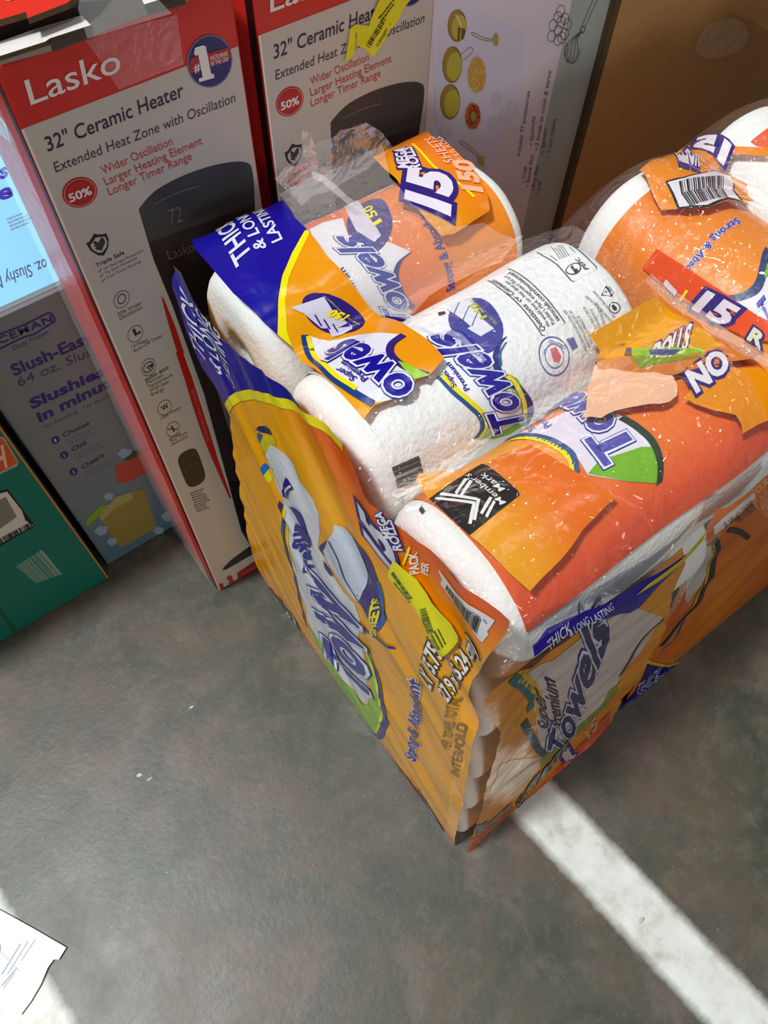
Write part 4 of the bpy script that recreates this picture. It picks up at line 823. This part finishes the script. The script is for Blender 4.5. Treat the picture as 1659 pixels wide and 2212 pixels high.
# ---- film lying over the top of the rolls; path across the rolls, b is its length
path = [(.552, .575), (.543, .60), (.531, .64), (.508, .676), (.47, .694), (.42, .697), (.385, .692), (.352, .672), (.318, .690), (.282, .697), (.245, .692), (.212, .674), (.180, .692), (.142, .701), (.105, .694), (.080, .676), (.067, .645), (.061, .610), (.059, .575), (.0575, .545), (.060, .52)]
pp = spline(path, False, 6); cum = [0]
for p, q in zip(pp, pp[1:]): cum.append(cum[-1]+math.dist(p, q))
def along(b):
    b = max(0, min(cum[-1]-1e-6, b)); lo = 0
    for i in range(len(cum)-1):
        if cum[i+1] >= b: lo = i; break
    t = (b-cum[lo])/(cum[lo+1]-cum[lo]); p, q = pp[lo], pp[lo+1]
    d = Vector((0, q[0]-p[0], q[1]-p[1])).normalized()
    return p[0]+(q[0]-p[0])*t, p[1]+(q[1]-p[1])*t, Vector((0, -d.z, d.y))*-1
def drape(amp, lift, seed):
    def f(a, b):
        y, z_, n = along(b)
        if n.z < 0 and z_ > .65: n = -n
        d = amp*(.7*max(0, crease(a*14+b*6, b*13-a*7, seed))+.25*noise.noise(Vector((a*32, b*32, seed)))+.3)
        drop = .05*max(0, (PU0+.004-a)/.03)**2 if a < PU0+.004 else 0
        return Vector((a, y, z_-drop))+n*(lift+d)
    return f
ST = Surf(drape(.003, .0015, 3), (PU0-.02, .60), (0, cum[-1]), .009, .009, guide=drape(0, .002, 3)); ct = Canvas(ST, kind='film')
# printed piece over the left end: blue corner, yellow edge, orange with the logo
ct.poly(c5, [(118, 588), (150, 530), (185, 495), (300, 360), (372, 318), (462, 288), (505, 365), (540, 430), (575, 480), (635, 542), (560, 640), (520, 740), (500, 850), (493, 1003), (440, 958), (300, 820), (200, 705), (130, 627)], BLUE, 0)
def gt(a, b): return mixc((238, 164, 10), (230, 128, 16), (a-PU0)/.16)
ct.poly(c5, [(635, 542), (720, 658), (830, 780), (900, 870), (1000, 938), (1080, 970), (1170, 1030), (1242, 1112), (1185, 1180), (1120, 1205), (1080, 1232), (985, 1302), (930, 1322), (882, 1385), (780, 1270), (660, 1160), (560, 1060), (493, 1003), (500, 850), (520, 740), (560, 640)], 'grad', 0, False, gt)
ct.poly(c5, [(620, 545), (635, 542), (640, 560), (590, 650), (548, 750), (530, 860), (535, 990), (560, 1060), (493, 1003), (500, 850), (520, 740), (560, 640)], YLW, 1)
for st_, p, q, h_ in (('THICK', (385, 655), (275, 475), (315, 710)), ('& LONG', (450, 620), (345, 440), (400, 640)), ('LASTING', (520, 580), (405, 395), (475, 600))): ct.text(c5, st_, p, q, h_, (222, 224, 240), 2, .02)
ct.disc(c5, (748, 922), (878, 930), (700, 822), INDIGO, 2, n=40)
ct.poly(c5, [(552, 885), (700, 838), (740, 900), (680, 935), (600, 905)], (214, 208, 226), 3); ct.poly(c5, [(612, 910), (745, 895), (830, 970), (825, 990), (740, 1020), (720, 975), (690, 975)], (206, 198, 222), 3)
for k in range(3): ct.line(c5, [(660+k*40, 915+k*20), (690+k*38, 965+k*16)], .0012, INDIGO, 4)
ct.text(c5, '150', (815, 920), (735, 890), (790, 945), YLW, 5, .05, .1); ct.text(c5, 'SELECT & TEAR SHEETS', (868, 965), (715, 842), (852, 965), YLW, 4)
ct.poly(c5, [(628, 1005), (700, 1028), (760, 1032), (860, 1010), (950, 1002), (1062, 1008), (1010, 1060), (1000, 1100), (1042, 1142), (1100, 1180), (1075, 1230), (1020, 1290), (985, 1302), (930, 1312), (850, 1270), (760, 1210), (690, 1140), (645, 1080)], (228, 226, 236), 1)
ct.line(c5, [(615, 1005), (625, 1060), (670, 1130), (740, 1200), (830, 1265), (925, 1318)], .006, (30, 60, 130), 2); ct.line(c5, [(630, 1010), (645, 1065), (690, 1130), (760, 1195), (850, 1255)], .004, YLW, 3)
ct.line(c5, [(1062, 1008), (1012, 1045), (1002, 1090), (1040, 1135), (1110, 1170), (1170, 1190)], .006, INDIGO, 2); ct.poly(c5, [(1035, 1128), (1080, 1140), (1140, 1170), (1180, 1190), (1110, 1205), (1060, 1160)], LGREEN, 3)
towels(ct, c5, (1112, 1238), (800, 1040), (992, 1340), 4, 'owels')
ct.text(c5, 'Super', (858, 1210), (778, 1160), (830, 1225), BLUE, 5, .015); ct.text(c5, 'Premium', (905, 1210), (800, 1130), (880, 1228), BLUE, 5, .015)
# printed piece over the far end: count band with barcode
def gb(a, b): return mixc((234, 150, 12), (232, 100, 30), (a-.36)/.08)
ct.poly(c2, [(775, 862), (860, 828), (870, 800), (1140, 772), (1240, 845), (1300, 900), (1420, 960), (1560, 1110), (1625, 1230), (1650, 1352), (1420, 1500), (1340, 1515), (1250, 1420), (1140, 1290), (1050, 1150), (980, 1090), (860, 1000), (820, 930)], 'grad', 0, False, gb)
ct.poly(c2, [(860, 838), (1140, 775), (1168, 850), (1040, 880), (960, 915), (895, 955), (880, 925)], (24, 20, 30), 1); ct.poly(c2, [(872, 845), (1132, 785), (1155, 845), (1030, 870), (950, 905), (902, 940)], (226, 220, 226), 2)
ct.rect(c2, [(912, 845), (1105, 800), (1118, 850), (920, 915)], 22, .5, (30, 26, 34), 3, bars=True)
ct.text(c2, '15', (1375, 1395), (1400, 1120), (1120, 1330), (232, 222, 236), 3, .06, .15, [(.15, INDIGO)])
ct.text(c2, 'MEGA', (1140, 1090), (1110, 955), (1070, 1090), (232, 222, 236), 3, .04, 0, [(.15, INDIGO)]); ct.text(c2, 'ROLLS', (1215, 1100), (1150, 950), (1150, 1100), (232, 222, 236), 3, .04, 0, [(.15, INDIGO)])
ct.text(c2, '150', (1600, 1250), (1530, 1040), (1480, 1230), (250, 180, 140), 3, .05); ct.text(c2, 'SHEETS', (1430, 1055), (1290, 890), (1370, 1060), (250, 180, 140), 3, .02); ct.text(c2, 'PER ROLL', (1475, 1030), (1330, 890), (1440, 1035), (250, 180, 140), 3, .01)
ct.line(c2, [(1160, 930), (1290, 1070), (1440, 1180), (1550, 1275)], .0025, YLW, 2)
# torn printed piece over the front roll
def gc(a, b): return mixc((232, 156, 14), (230, 108, 10), (a-.20)/.05)
ct.poly(c8, [(225, 265), (240, 238), (300, 240), (330, 228), (390, 238), (440, 225), (490, 205), (590, 172), (640, 150), (692, 122), (760, 165), (900, 250), (1032, 330), (960, 400), (900, 462), (860, 520), (800, 592), (740, 650), (680, 712), (600, 640), (520, 560), (440, 492), (280, 345)], 'grad', 1, False, gc)
ct.poly(c8, [(280, 345), (480, 212), (495, 203), (520, 210), (640, 312), (645, 328), (440, 494), (360, 420)], (26, 20, 18), 3)
for q in ([(384, 312), (400, 322), (448, 292), (432, 282)], [(408, 326), (424, 336), (472, 306), (456, 294)]): pass
WS = (236, 232, 230)
for q in ([(384, 323), (392, 331), (438, 268), (425, 265)], [(404, 334), (413, 341), (458, 277), (444, 272)], [(303, 350), (310, 340), (466, 362), (464, 373)], [(322, 332), (330, 322), (478, 347), (472, 358)], [(436, 448), (450, 450), (470, 362), (456, 364)], [(455, 432), (468, 436), (487, 350), (474, 350)], [(484, 405), (494, 412), (536, 345), (524, 340)], [(504, 418), (513, 424), (548, 362), (538, 354)]):
    ct.poly(c8, q, WS, 4)
ct.text(c8, "Member's", (590, 362), (444, 245), (566, 374), WS, 4, .008); ct.text(c8, 'Mark', (588, 305), (502, 240), (563, 318), WS, 4, .008)
# torn flaps at the far end: orange outside, peach inside, folded back
ct.poly(e8, [(115, 412), (670, 88), (780, 180), (900, 260), (1040, 370), (1110, 385), (1220, 500), (1270, 510), (1120, 600), (800, 620), (440, 612), (180, 612), (215, 560), (170, 480)], (226, 154, 4), 2)
ct.text(e8, 'DOLLS', (620, 720), (960, 560), (690, 520), (236, 226, 220), 4, .05, 0, [(.14, INDIGO)])
ct.poly(e8, [(445, 540), (490, 540), (500, 612), (432, 612)], (50, 56, 84), 5); ct.poly(e8, [(495, 540), (620, 535), (940, 545), (1100, 560), (1100, 620), (640, 618), (498, 615)], (132, 190, 20), 5); ct.poly(e8, [(640, 560), (800, 555), (910, 560), (850, 606), (660, 605)], (70, 76, 140), 6)
ct.poly(e8, [(190, 618), (480, 620), (700, 625), (1020, 600), (1300, 545), (1440, 540), (1580, 600), (1500, 640), (1240, 680), (1050, 720), (850, 780), (640, 790), (460, 760), (260, 745), (205, 735)], (206, 120, 50), 5); ct.poly(e8, [(485, 620), (700, 632), (1080, 625), (900, 660), (700, 690), (560, 725)], (120, 150, 34), 6)
ct.poly(e8, [(190, 650), (210, 738), (260, 745), (330, 740), (420, 755), (500, 765), (590, 770), (690, 768), (760, 790), (830, 790), (870, 860), (870, 950), (800, 1010), (720, 1035), (640, 1035), (540, 1050), (440, 1065), (340, 1090), (280, 1120), (220, 1160), (140, 1150), (60, 1160), (100, 1090), (130, 900), (165, 780)], PEACH, 7)
ct.poly(e8, [(940, 960), (1000, 880), (1040, 760), (1200, 690), (1420, 720), (1560, 700), (1700, 800), (1700, 1120), (1560, 1180), (1420, 1260), (1410, 1180), (1360, 1110), (1180, 1070), (1020, 1010)], (228, 138, 8), 3)
ct.text(e8, 'NO', (1030, 920), (1330, 700), (940, 770), (226, 220, 224), 5, .05, 0, [(.14, INDIGO)])
# blue band hanging below the front roll
ct.poly(d2, [(535, 420), (560, 400), (640, 310), (780, 250), (1000, 155), (1160, 70), (1270, 10), (1440, -90), (1600, -210), (1640, -240), (1560, -120), (1440, 0), (1310, 140), (1240, 190), (1110, 215), (1000, 245), (850, 330), (640, 440), (550, 500)], (24, 14, 150), 5)
ct.poly(d6, [(265, 1115), (370, 1010), (640, 790), (850, 560), (820, 640), (690, 780), (560, 900), (380, 1030)], (206, 186, 20), 6)
for st_, p, q, h_ in (('THICK', (660, 470), (830, 330), (640, 400)), ('& LONG', (820, 370), (960, 270), (800, 320)), ('LASTING', (980, 270), (1120, 160), (960, 225))): ct.text(d2, st_, p, q, h_, (226, 226, 240), 6, .01)
ct.poly(d6, [(910, 450), (940, 380), (1040, 360), (1250, 200), (1418, 70), (1418, 150), (1320, 270), (1180, 440), (1000, 570), (920, 600), (840, 640), (880, 540)], (224, 110, 30), 5)
ct.poly(d6, [(915, 520), (1240, 250), (1285, 240), (1290, 290), (1120, 430), (960, 570), (925, 590)], (226, 214, 214), 6); ct.text(d6, '0 78742 23503', (1000, 490), (1250, 300), (1020, 530), (70, 60, 60), 7); ct.rect(d6, [(1100, 470), (1270, 330), (1300, 370), (1150, 490)], 12, .5, (70, 60, 60), 7, bars=True)
ct.text(d6, 'OUR', (1310, 250), (1400, 160), (1290, 200), (226, 190, 160), 6, .02)
o = obj('top_film', ct, None, bag, True); o['label'] = 'torn printed film over the pack top'
# clear film of the bag: over the rolls, and standing up where it was ripped
SC_ = Surf(drape(.005, .0042, 21), (PU0-.012, .52), (.05, cum[-1]-.004), .008, .008)
cc = Canvas(SC_); 
cc.poly(c5, [(462, 288), (600, 150), (900, 60), (960, 140), (1000, 300), (1100, 420), (1300, 520), (1420, 500), (1600, 560), (1500, 680), (1240, 790), (1080, 940), (830, 780), (635, 540), (575, 480)], CLEAR3, 2)
cc.poly(PX, [(880, 705), (960, 640), (1130, 520), (1240, 490), (1330, 560), (1420, 640), (1560, 740), (1640, 860), (1659, 1000), (1600, 1110), (1400, 1230), (1180, 1370), (1060, 1460), (1020, 1300), (960, 1180), (900, 1120), (850, 1090), (905, 1035), (1040, 1000), (1140, 960), (1120, 900), (1000, 800)], CLEAR, 2)
cc.poly(PX, [(620, 815), (700, 890), (790, 905), (900, 830), (960, 790), (1080, 930), (1000, 1010), (860, 1080), (760, 1010), (690, 930)], CLEAR, 2)
obj('clear_film', cc, None, bag, True)
def standf(a, b):
    return Vector((.20+a, .515-.03*math.sin(b*12)+.012*noise.noise(Vector((a*22, b*18, 4)))+.006*crease(a*30, b*12, 6), .60+b))
cs = Canvas(Surf(standf, (0, .30), (0, .17), .008, .008))
cs.poly(c5, [(480, 300), (560, 230), (600, 160), (605, 85), (640, 100), (660, 150), (760, 100), (890, 50), (960, 90), (1010, 160), (900, 260), (760, 340), (600, 420)], CLEAR3, 2)
obj('torn_film', cs, None, bag, True)['label'] = 'torn clear film standing up'
# clear film bridging the two packs, twisted into a rope
def tube(bm, P, rad, n=8, mi=0):
    prev = None
    for i, p in enumerate(P):
        q = P[min(i+1, len(P)-1)]-P[max(i-1, 0)]; q.normalize(); s_ = q.orthogonal().normalized(); t_ = q.cross(s_)
        r_ = rad(i/(len(P)-1)) if callable(rad) else rad
        cur = [bm.verts.new(p+(s_*math.cos(2*math.pi*k/n)+t_*math.sin(2*math.pi*k/n))*r_*(.7+.5*noise.noise(p*40+Vector((k, 0, 0))))) for k in range(n)]
        if prev:
            for k in range(n): f = bm.faces.new([prev[k], prev[(k+1) % n], cur[(k+1) % n], cur[k]]); f.smooth = True; f.material_index = mi
        prev = cur
for pts, r_ in (([(1390, 610), (1450, 660), (1530, 720), (1600, 770), (1659, 800)], .006), ([(880, 700), (930, 720), (990, 740), (1040, 790)], .003), ([(640, 290), (670, 350), (720, 420), (760, 455)], .004)):
    P_ = [ST.pt(*ST.at(*p), .006) for p in pts]
    rope = bmesh.new(); tube(rope, [P_[int(i)].lerp(P_[min(int(i)+1, len(P_)-1)], i-int(i)) for i in [k*(len(P_)-1)/18 for k in range(19)]], r_); obj('film_twist', rope, [CLEAR3], bag)

# clear corner of the bag and the seam at the front corner
def cornf(a, b):
    k = max(0, min(1, a)); t = k*math.pi/2
    return Vector((PU0-.012+.03*(1-math.cos(t))-.0035*crease(a*4, b*30, 3), .035+.1*b-.052*math.sin(t)+.003*noise.noise(Vector((a*5, b*30, 9))), max(b, .0015)))
cn = Canvas(Surf(cornf, (0, 1), (.03, .56), .12, .012)); cn.base(clear_film('corner_film', .0, .3, .3, 40, .1, (.99, .99, .99)), 0)
obj('clear_corner', cn, None, bag, True)
# back and far sides of the bag, clear
bm = bmesh.new(); nb_ = 20
for (x0, y0, x1, y1) in ((PU1+.006, .02, PU1+.006, .44), (PU1+.006, .44, PU0-.004, .44)):
    R = [[bm.verts.new(Vector((x0+(x1-x0)*i/nb_, y0+(y1-y0)*i/nb_+.1*j*.6/nb_, .002+.6*j/nb_))+Vector((.004, .004, 0))*noise.noise(Vector((i*.5, j*.5, x0)))) for j in range(nb_+1)] for i in range(nb_+1)]
    for i in range(nb_):
        for j in range(nb_): bm.faces.new([R[i][j], R[i+1][j], R[i+1][j+1], R[i][j+1]]).smooth = True
obj('far_sides', bm, [CLEAR3], bag)

# ---------------------------------------------------------------- second pack, behind on the right
G2_ = 'rolls of the second pack'
ZU = .612
Q1 = Roll(1, .085, .352, .563, ZU, 31); Q2 = Roll(1, .085, .350, .703, ZU+.004, 37); Q3 = Roll(1, .085, .345, .842, ZU, 41)
q1 = Q1.build('paper_towel_roll', 'orange wrapped paper towel roll at the near side of the pack on the right', G2_)
q2 = Q2.build('paper_towel_roll', 'second paper towel roll of the right pack, at the right edge', G2_)
q3 = Q3.build('paper_towel_roll', 'third paper towel roll of the right pack, farthest right', G2_)
SQ = Q1.surf(.1, 3.6); cq = Canvas(SQ, kind='wrap')
def gq(a, t): return mixc((236, 150, 50), (232, 128, 36), (a-.1)/.2)
yb = SQ.at(1360, 450)[0]
cq.emit([(.10, .2), (yb, .2), (yb, 3.5), (.10, 3.5)], [(0, 1, 2, 3)], 'grad', 0, gq)
cq.text(d3, 'Strong & Absorbent', (1350, 1030), (760, 1690), (1395, 1070), (60, 64, 170), 2, .03, 0, [(.09, (224, 206, 200))])
cq.poly(d3, [(1640, 1290), (1580, 1480), (1540, 1640), (1440, 1700), (1290, 1740), (1320, 1790), (1480, 1880), (1640, 1940), (1800, 1900), (1800, 1300)], (226, 220, 226), 1)
cq.line(d3, [(1180, 1690), (1260, 1735), (1380, 1730), (1500, 1680), (1560, 1600), (1590, 1480), (1640, 1310)], .008, (40, 60, 110), 2); cq.poly(d3, [(1600, 1560), (1620, 1440), (1660, 1400), (1660, 1540)], GREEN, 3)
cq.text(d3, 'To', (1640, 2000), (1760, 1860), (1530, 1800), (60, 56, 170), 3, .03, .2, [(.09, SILVER)])
cq.text(d3, 'PER ROLL', (300, 1380), (390, 1200), (270, 1360), (246, 190, 140), 2); cq.text(d3, '150 SHEETS', (350, 1400), (440, 1240), (320, 1390), (246, 190, 140), 2)
obj('wrapper', cq, None, q1, True)
SQ2 = Q2.surf(.1, 3.1); cq2 = Canvas(SQ2, kind='wrap')
y2 = SQ2.at(1640, 290)[0]
cq2.emit([(.10, .2), (y2, .2), (y2, 2.0), (.10, 2.0)], [(0, 1, 2, 3)], OR_R, 0); obj('wrapper', cq2, None, q2, True)
bag2 = thing('towel_bag', 'second orange printed towel bag lying behind the torn one at right', 'plastic bag', (.5, .03, 0))
def side2(a, b, amp=1.0):
    d = .003*crease(a*8-b*9, b*14+a*7, 15)*amp
    k = max(0, min(1, b/.05))
    return Vector((a, .022+.155*b-d*k, max(.0012, b)))
S2 = Surf(side2, (.42, 1.0), (-.03, .64), .01, .01, guide=lambda a, b: side2(a, b, 0)); cg = Canvas(S2, kind='film')
def g2(a, b): return mixc((216, 92, 14), (230, 138, 16), .4+.8*noise.noise(Vector((a*7, b*7, 12))))
cg.emit([(.49, .015), (.53, 0), (.96, 0), (.97, .61), (.49, .61)], [(0, 1, 2, 3, 4)], 'grad', 0, g2)
cg.poly(d6, [(100, 2150), (270, 1960), (390, 1690), (500, 1715), (650, 1718), (600, 1790), (500, 1900), (370, 1990), (260, 2060)], (18, 10, 120), 2)
cg.line(d6, [(380, 1688), (470, 1712), (560, 1722), (660, 1712)], .005, (226, 196, 20), 3); cg.text(d6, 'THICK', (320, 1985), (560, 1830), (300, 1880), (200, 204, 224), 3)
cg.poly(d6, [(700, 830), (800, 740), (910, 680), (940, 660), (930, 800), (880, 960), (730, 1190), (690, 1150), (715, 1000)], (206, 198, 190), 2)
cg.line(d6, [(940, 640), (968, 730), (960, 830), (900, 1010), (800, 1200), (690, 1330), (600, 1440), (500, 1560)], .011, (30, 26, 50), 3); cg.line(d6, [(925, 690), (940, 800), (880, 980), (780, 1180), (680, 1310)], .005, (210, 176, 20), 3); cg.line(d6, [(1060, 555), (1150, 570), (1240, 630)], .007, (40, 24, 24), 3)
o = obj('front_panel', cg, None, bag2, True); o['label'] = 'orange side panel with blue corner near the floor'
# film over its top: count strip and the crumpled barcode piece
def drape2(amp, lift, seed):
    def f(a, b):                                    # a: world Y, b: path across rolls in X from the left side up and over
        x, z_ = along2(b); d = amp*(.7*max(0, crease(a*12, b*14+a*6, seed))+.25*noise.noise(Vector((a*30, b*30, seed)))+.35)
        back = max(0, a-.325)
        return Vector((x, a, z_-back*back*18))+Vector((0, 0, 1))*(lift+d)
    return f
path2 = spline([(.470, .50), (.478, .56), (.487, .61), (.500, .655), (.525, .682), (.563, .692), (.600, .685), (.634, .672), (.668, .688), (.703, .696), (.74, .688), (.772, .676), (.81, .686), (.86, .690)], False, 6); cum2 = [0]
for p, q in zip(path2, path2[1:]): cum2.append(cum2[-1]+math.dist(p, q))
def along2(b):
    b = max(0, min(cum2[-1]-1e-6, b))
    for i in range(len(cum2)-1):
        if cum2[i+1] >= b: break
    t = (b-cum2[i])/(cum2[i+1]-cum2[i]); return tuple(path2[i][k]+(path2[i+1][k]-path2[i][k])*t for k in (0, 1))
ST2 = Surf(drape2(.005, .002, 51), (.0, .40), (0, cum2[-1]), .008, .008, guide=drape2(0, .003, 51)); cu = Canvas(ST2, kind='film')
cu.poly(d3, [(640, 1330), (860, 1470), (1040, 1590), (1300, 1760), (1500, 1880), (1700, 1990), (1700, 2160), (1440, 2100), (1200, 1980), (960, 1820), (800, 1720), (620, 1590), (515, 1500)], (230, 78, 24), 1)
cu.text(d3, '1', (795, 1740), (822, 1700), (700, 1640), (226, 214, 226), 3, .02); cu.text(d3, '15', (960, 1830), (1260, 1990), (1080, 1700), (226, 214, 226), 3, .05, 0, [(.15, INDIGO)]); cu.line(d3, [(850, 1780), (912, 1690)], .0025, YLW, 3)
cu.text(d3, 'R', (1440, 2110), (1560, 2200), (1500, 2010), (214, 220, 190), 3, .05, 0, [(.15, INDIGO)])
cu.poly(d3, [(1040, 365), (1060, 410), (1290, 430), (1640, 440), (1640, 510), (1320, 490), (1190, 590), (1200, 640), (1320, 680), (1440, 750), (1440, 860), (1500, 905), (1400, 920), (1290, 900), (1090, 970), (810, 975), (680, 980), (620, 870), (560, 730), (490, 640), (600, 530), (700, 520), (830, 460), (960, 430)], (228, 132, 14), 2)
cu.poly(d3, [(712, 738), (880, 698), (1305, 660), (1320, 815), (1405, 918), (1270, 895), (1100, 965), (900, 985), (820, 970), (770, 850)], (20, 16, 24), 3); cu.poly(d3, [(735, 748), (880, 712), (1295, 675), (1300, 818), (1370, 905), (1260, 880), (1080, 950), (840, 965), (790, 845)], (222, 214, 222), 4)
cu.rect(d3, [(830, 745), (1225, 705), (1230, 805), (850, 850)], 22, .5, (44, 40, 46), 5, bars=True); cu.rect(d3, [(850, 850), (1230, 810), (1270, 880), (930, 965)], 20, .5, (44, 40, 46), 5, bars=True)
cu.text(d3, 'ROLLS', (1010, 600), (820, 545), (930, 450), (226, 214, 222), 4, .04, 0, [(.14, INDIGO)]); cu.text(d3, '15', (1230, 590), (960, 450), (1290, 440), (226, 214, 222), 4, .06, 0, [(.15, INDIGO)])
cu.text(d3, 'SHEETS', (770, 655), (560, 480), (720, 560), (250, 190, 140), 3); cu.text(d3, 'ROLL', (560, 670), (500, 560), (530, 590), (250, 190, 140), 3); cu.line(d3, [(800, 450), (840, 640)], .0025, YLW, 3)
o = obj('top_film', cu, None, bag2, True); o['label'] = 'crumpled printed film with barcode'
cv2 = Canvas(Surf(drape2(.0055, .004, 61), (.02, .385), (.04, cum2[-1]), .008, .008)); cv2.base(CLEAR, 0)
obj('clear_film', cv2, None, bag2, True)
bm = bmesh.new()
for (x0, y0, x1, y1) in ((.487, .03, .487, .35), (.487, .352, .93, .352), (.93, .35, .93, .03)):
    R = [[bm.verts.new(Vector((x0+(x1-x0)*i/nb_, max(y0+(y1-y0)*i/nb_, .034+.155*.55*j/nb_), .002+.55*j/nb_))+Vector((.004, .004, 0))*noise.noise(Vector((i*.5, j*.5, x1)))) for j in range(nb_+1)] for i in range(nb_+1)]
    for i in range(nb_):
        for j in range(nb_): bm.faces.new([R[i][j], R[i+1][j], R[i+1][j+1], R[i][j+1]]).smooth = True
obj('far_sides', bm, [mat('orange_bag_film', (224, 120, 20), .3, .25, 45)], bag2)

# ================================================================= on the floor
def pap(a, b): return Vector((a, b, .0008+.006*max(0, noise.noise(Vector((a*9, b*9, 2))))))
cp = Canvas(plane((0, 0, .0), (1, 0, 0), (0, 1, 0)))
slab(cp, [(-420, 330), (-100, 360), (0, 412), (240, 545), (482, 685), (430, 770), (392, 772), (350, 830), (300, 950), (230, 1070), (160, 1165), (0, 1052), (-420, 800)], d4, ink((232, 236, 240)), CUT, .0035)
cp.lift = .0037
for a_, b_, w_ in (((20, 880), (155, 660), .0016), ((60, 880), (210, 640), .001), ((20, 960), (130, 830), .0018), ((160, 780), (260, 630), .001), ((35, 975), (110, 870), .001)): cp.line(d4, [a_, b_], w_, (168, 172, 182), 1)
cp.line(d4, [(0, 705), (150, 860)], .0006, (206, 210, 216), 1); cp.poly(d4, [(-12, 668), (10, 660), (12, 708), (-8, 716)], (60, 62, 66), 1)
q = FLOOR.at(40, 2080)
tag(obj('cardboard_piece', cp, None, None, False, (q[0], q[1], 0)), 'torn white printed cardboard piece on the floor at lower left', 'cardboard')
def crumb(px, py, size, col, label, seed):
    bm = bmesh.new(); a, b = FLOOR.at(px, py); bmesh.ops.create_icosphere(bm, subdivisions=2, radius=size)
    for v in bm.verts:
        n = noise.noise(v.co*220+Vector((seed, 0, 0))); v.co = Vector((v.co.x*(1+n)*1.5, v.co.y*(.6+n*.5), max(0, v.co.z*.45*(1+n))+.0003))+Vector((a, b, 0))
    tag(obj('paper_scrap', bm, [mat('scrap_%d' % seed, col, .8)], None, True, (a, b, 0)), label, 'scrap')
crumb(416, 1526, .0026, (224, 224, 218), 'tiny white paper scrap on the concrete left of the torn pack', 1)
crumb(300, 1676, .0036, (226, 224, 216), 'small white paper scrap on the concrete in front of the teal carton', 2)
crumb(322, 1683, .0024, (206, 200, 188), 'smaller pale scrap just right of the small white scrap', 3)
crumb(1386, 1986, .0036, (214, 206, 176), 'pale chip lying on the painted white floor line', 4)
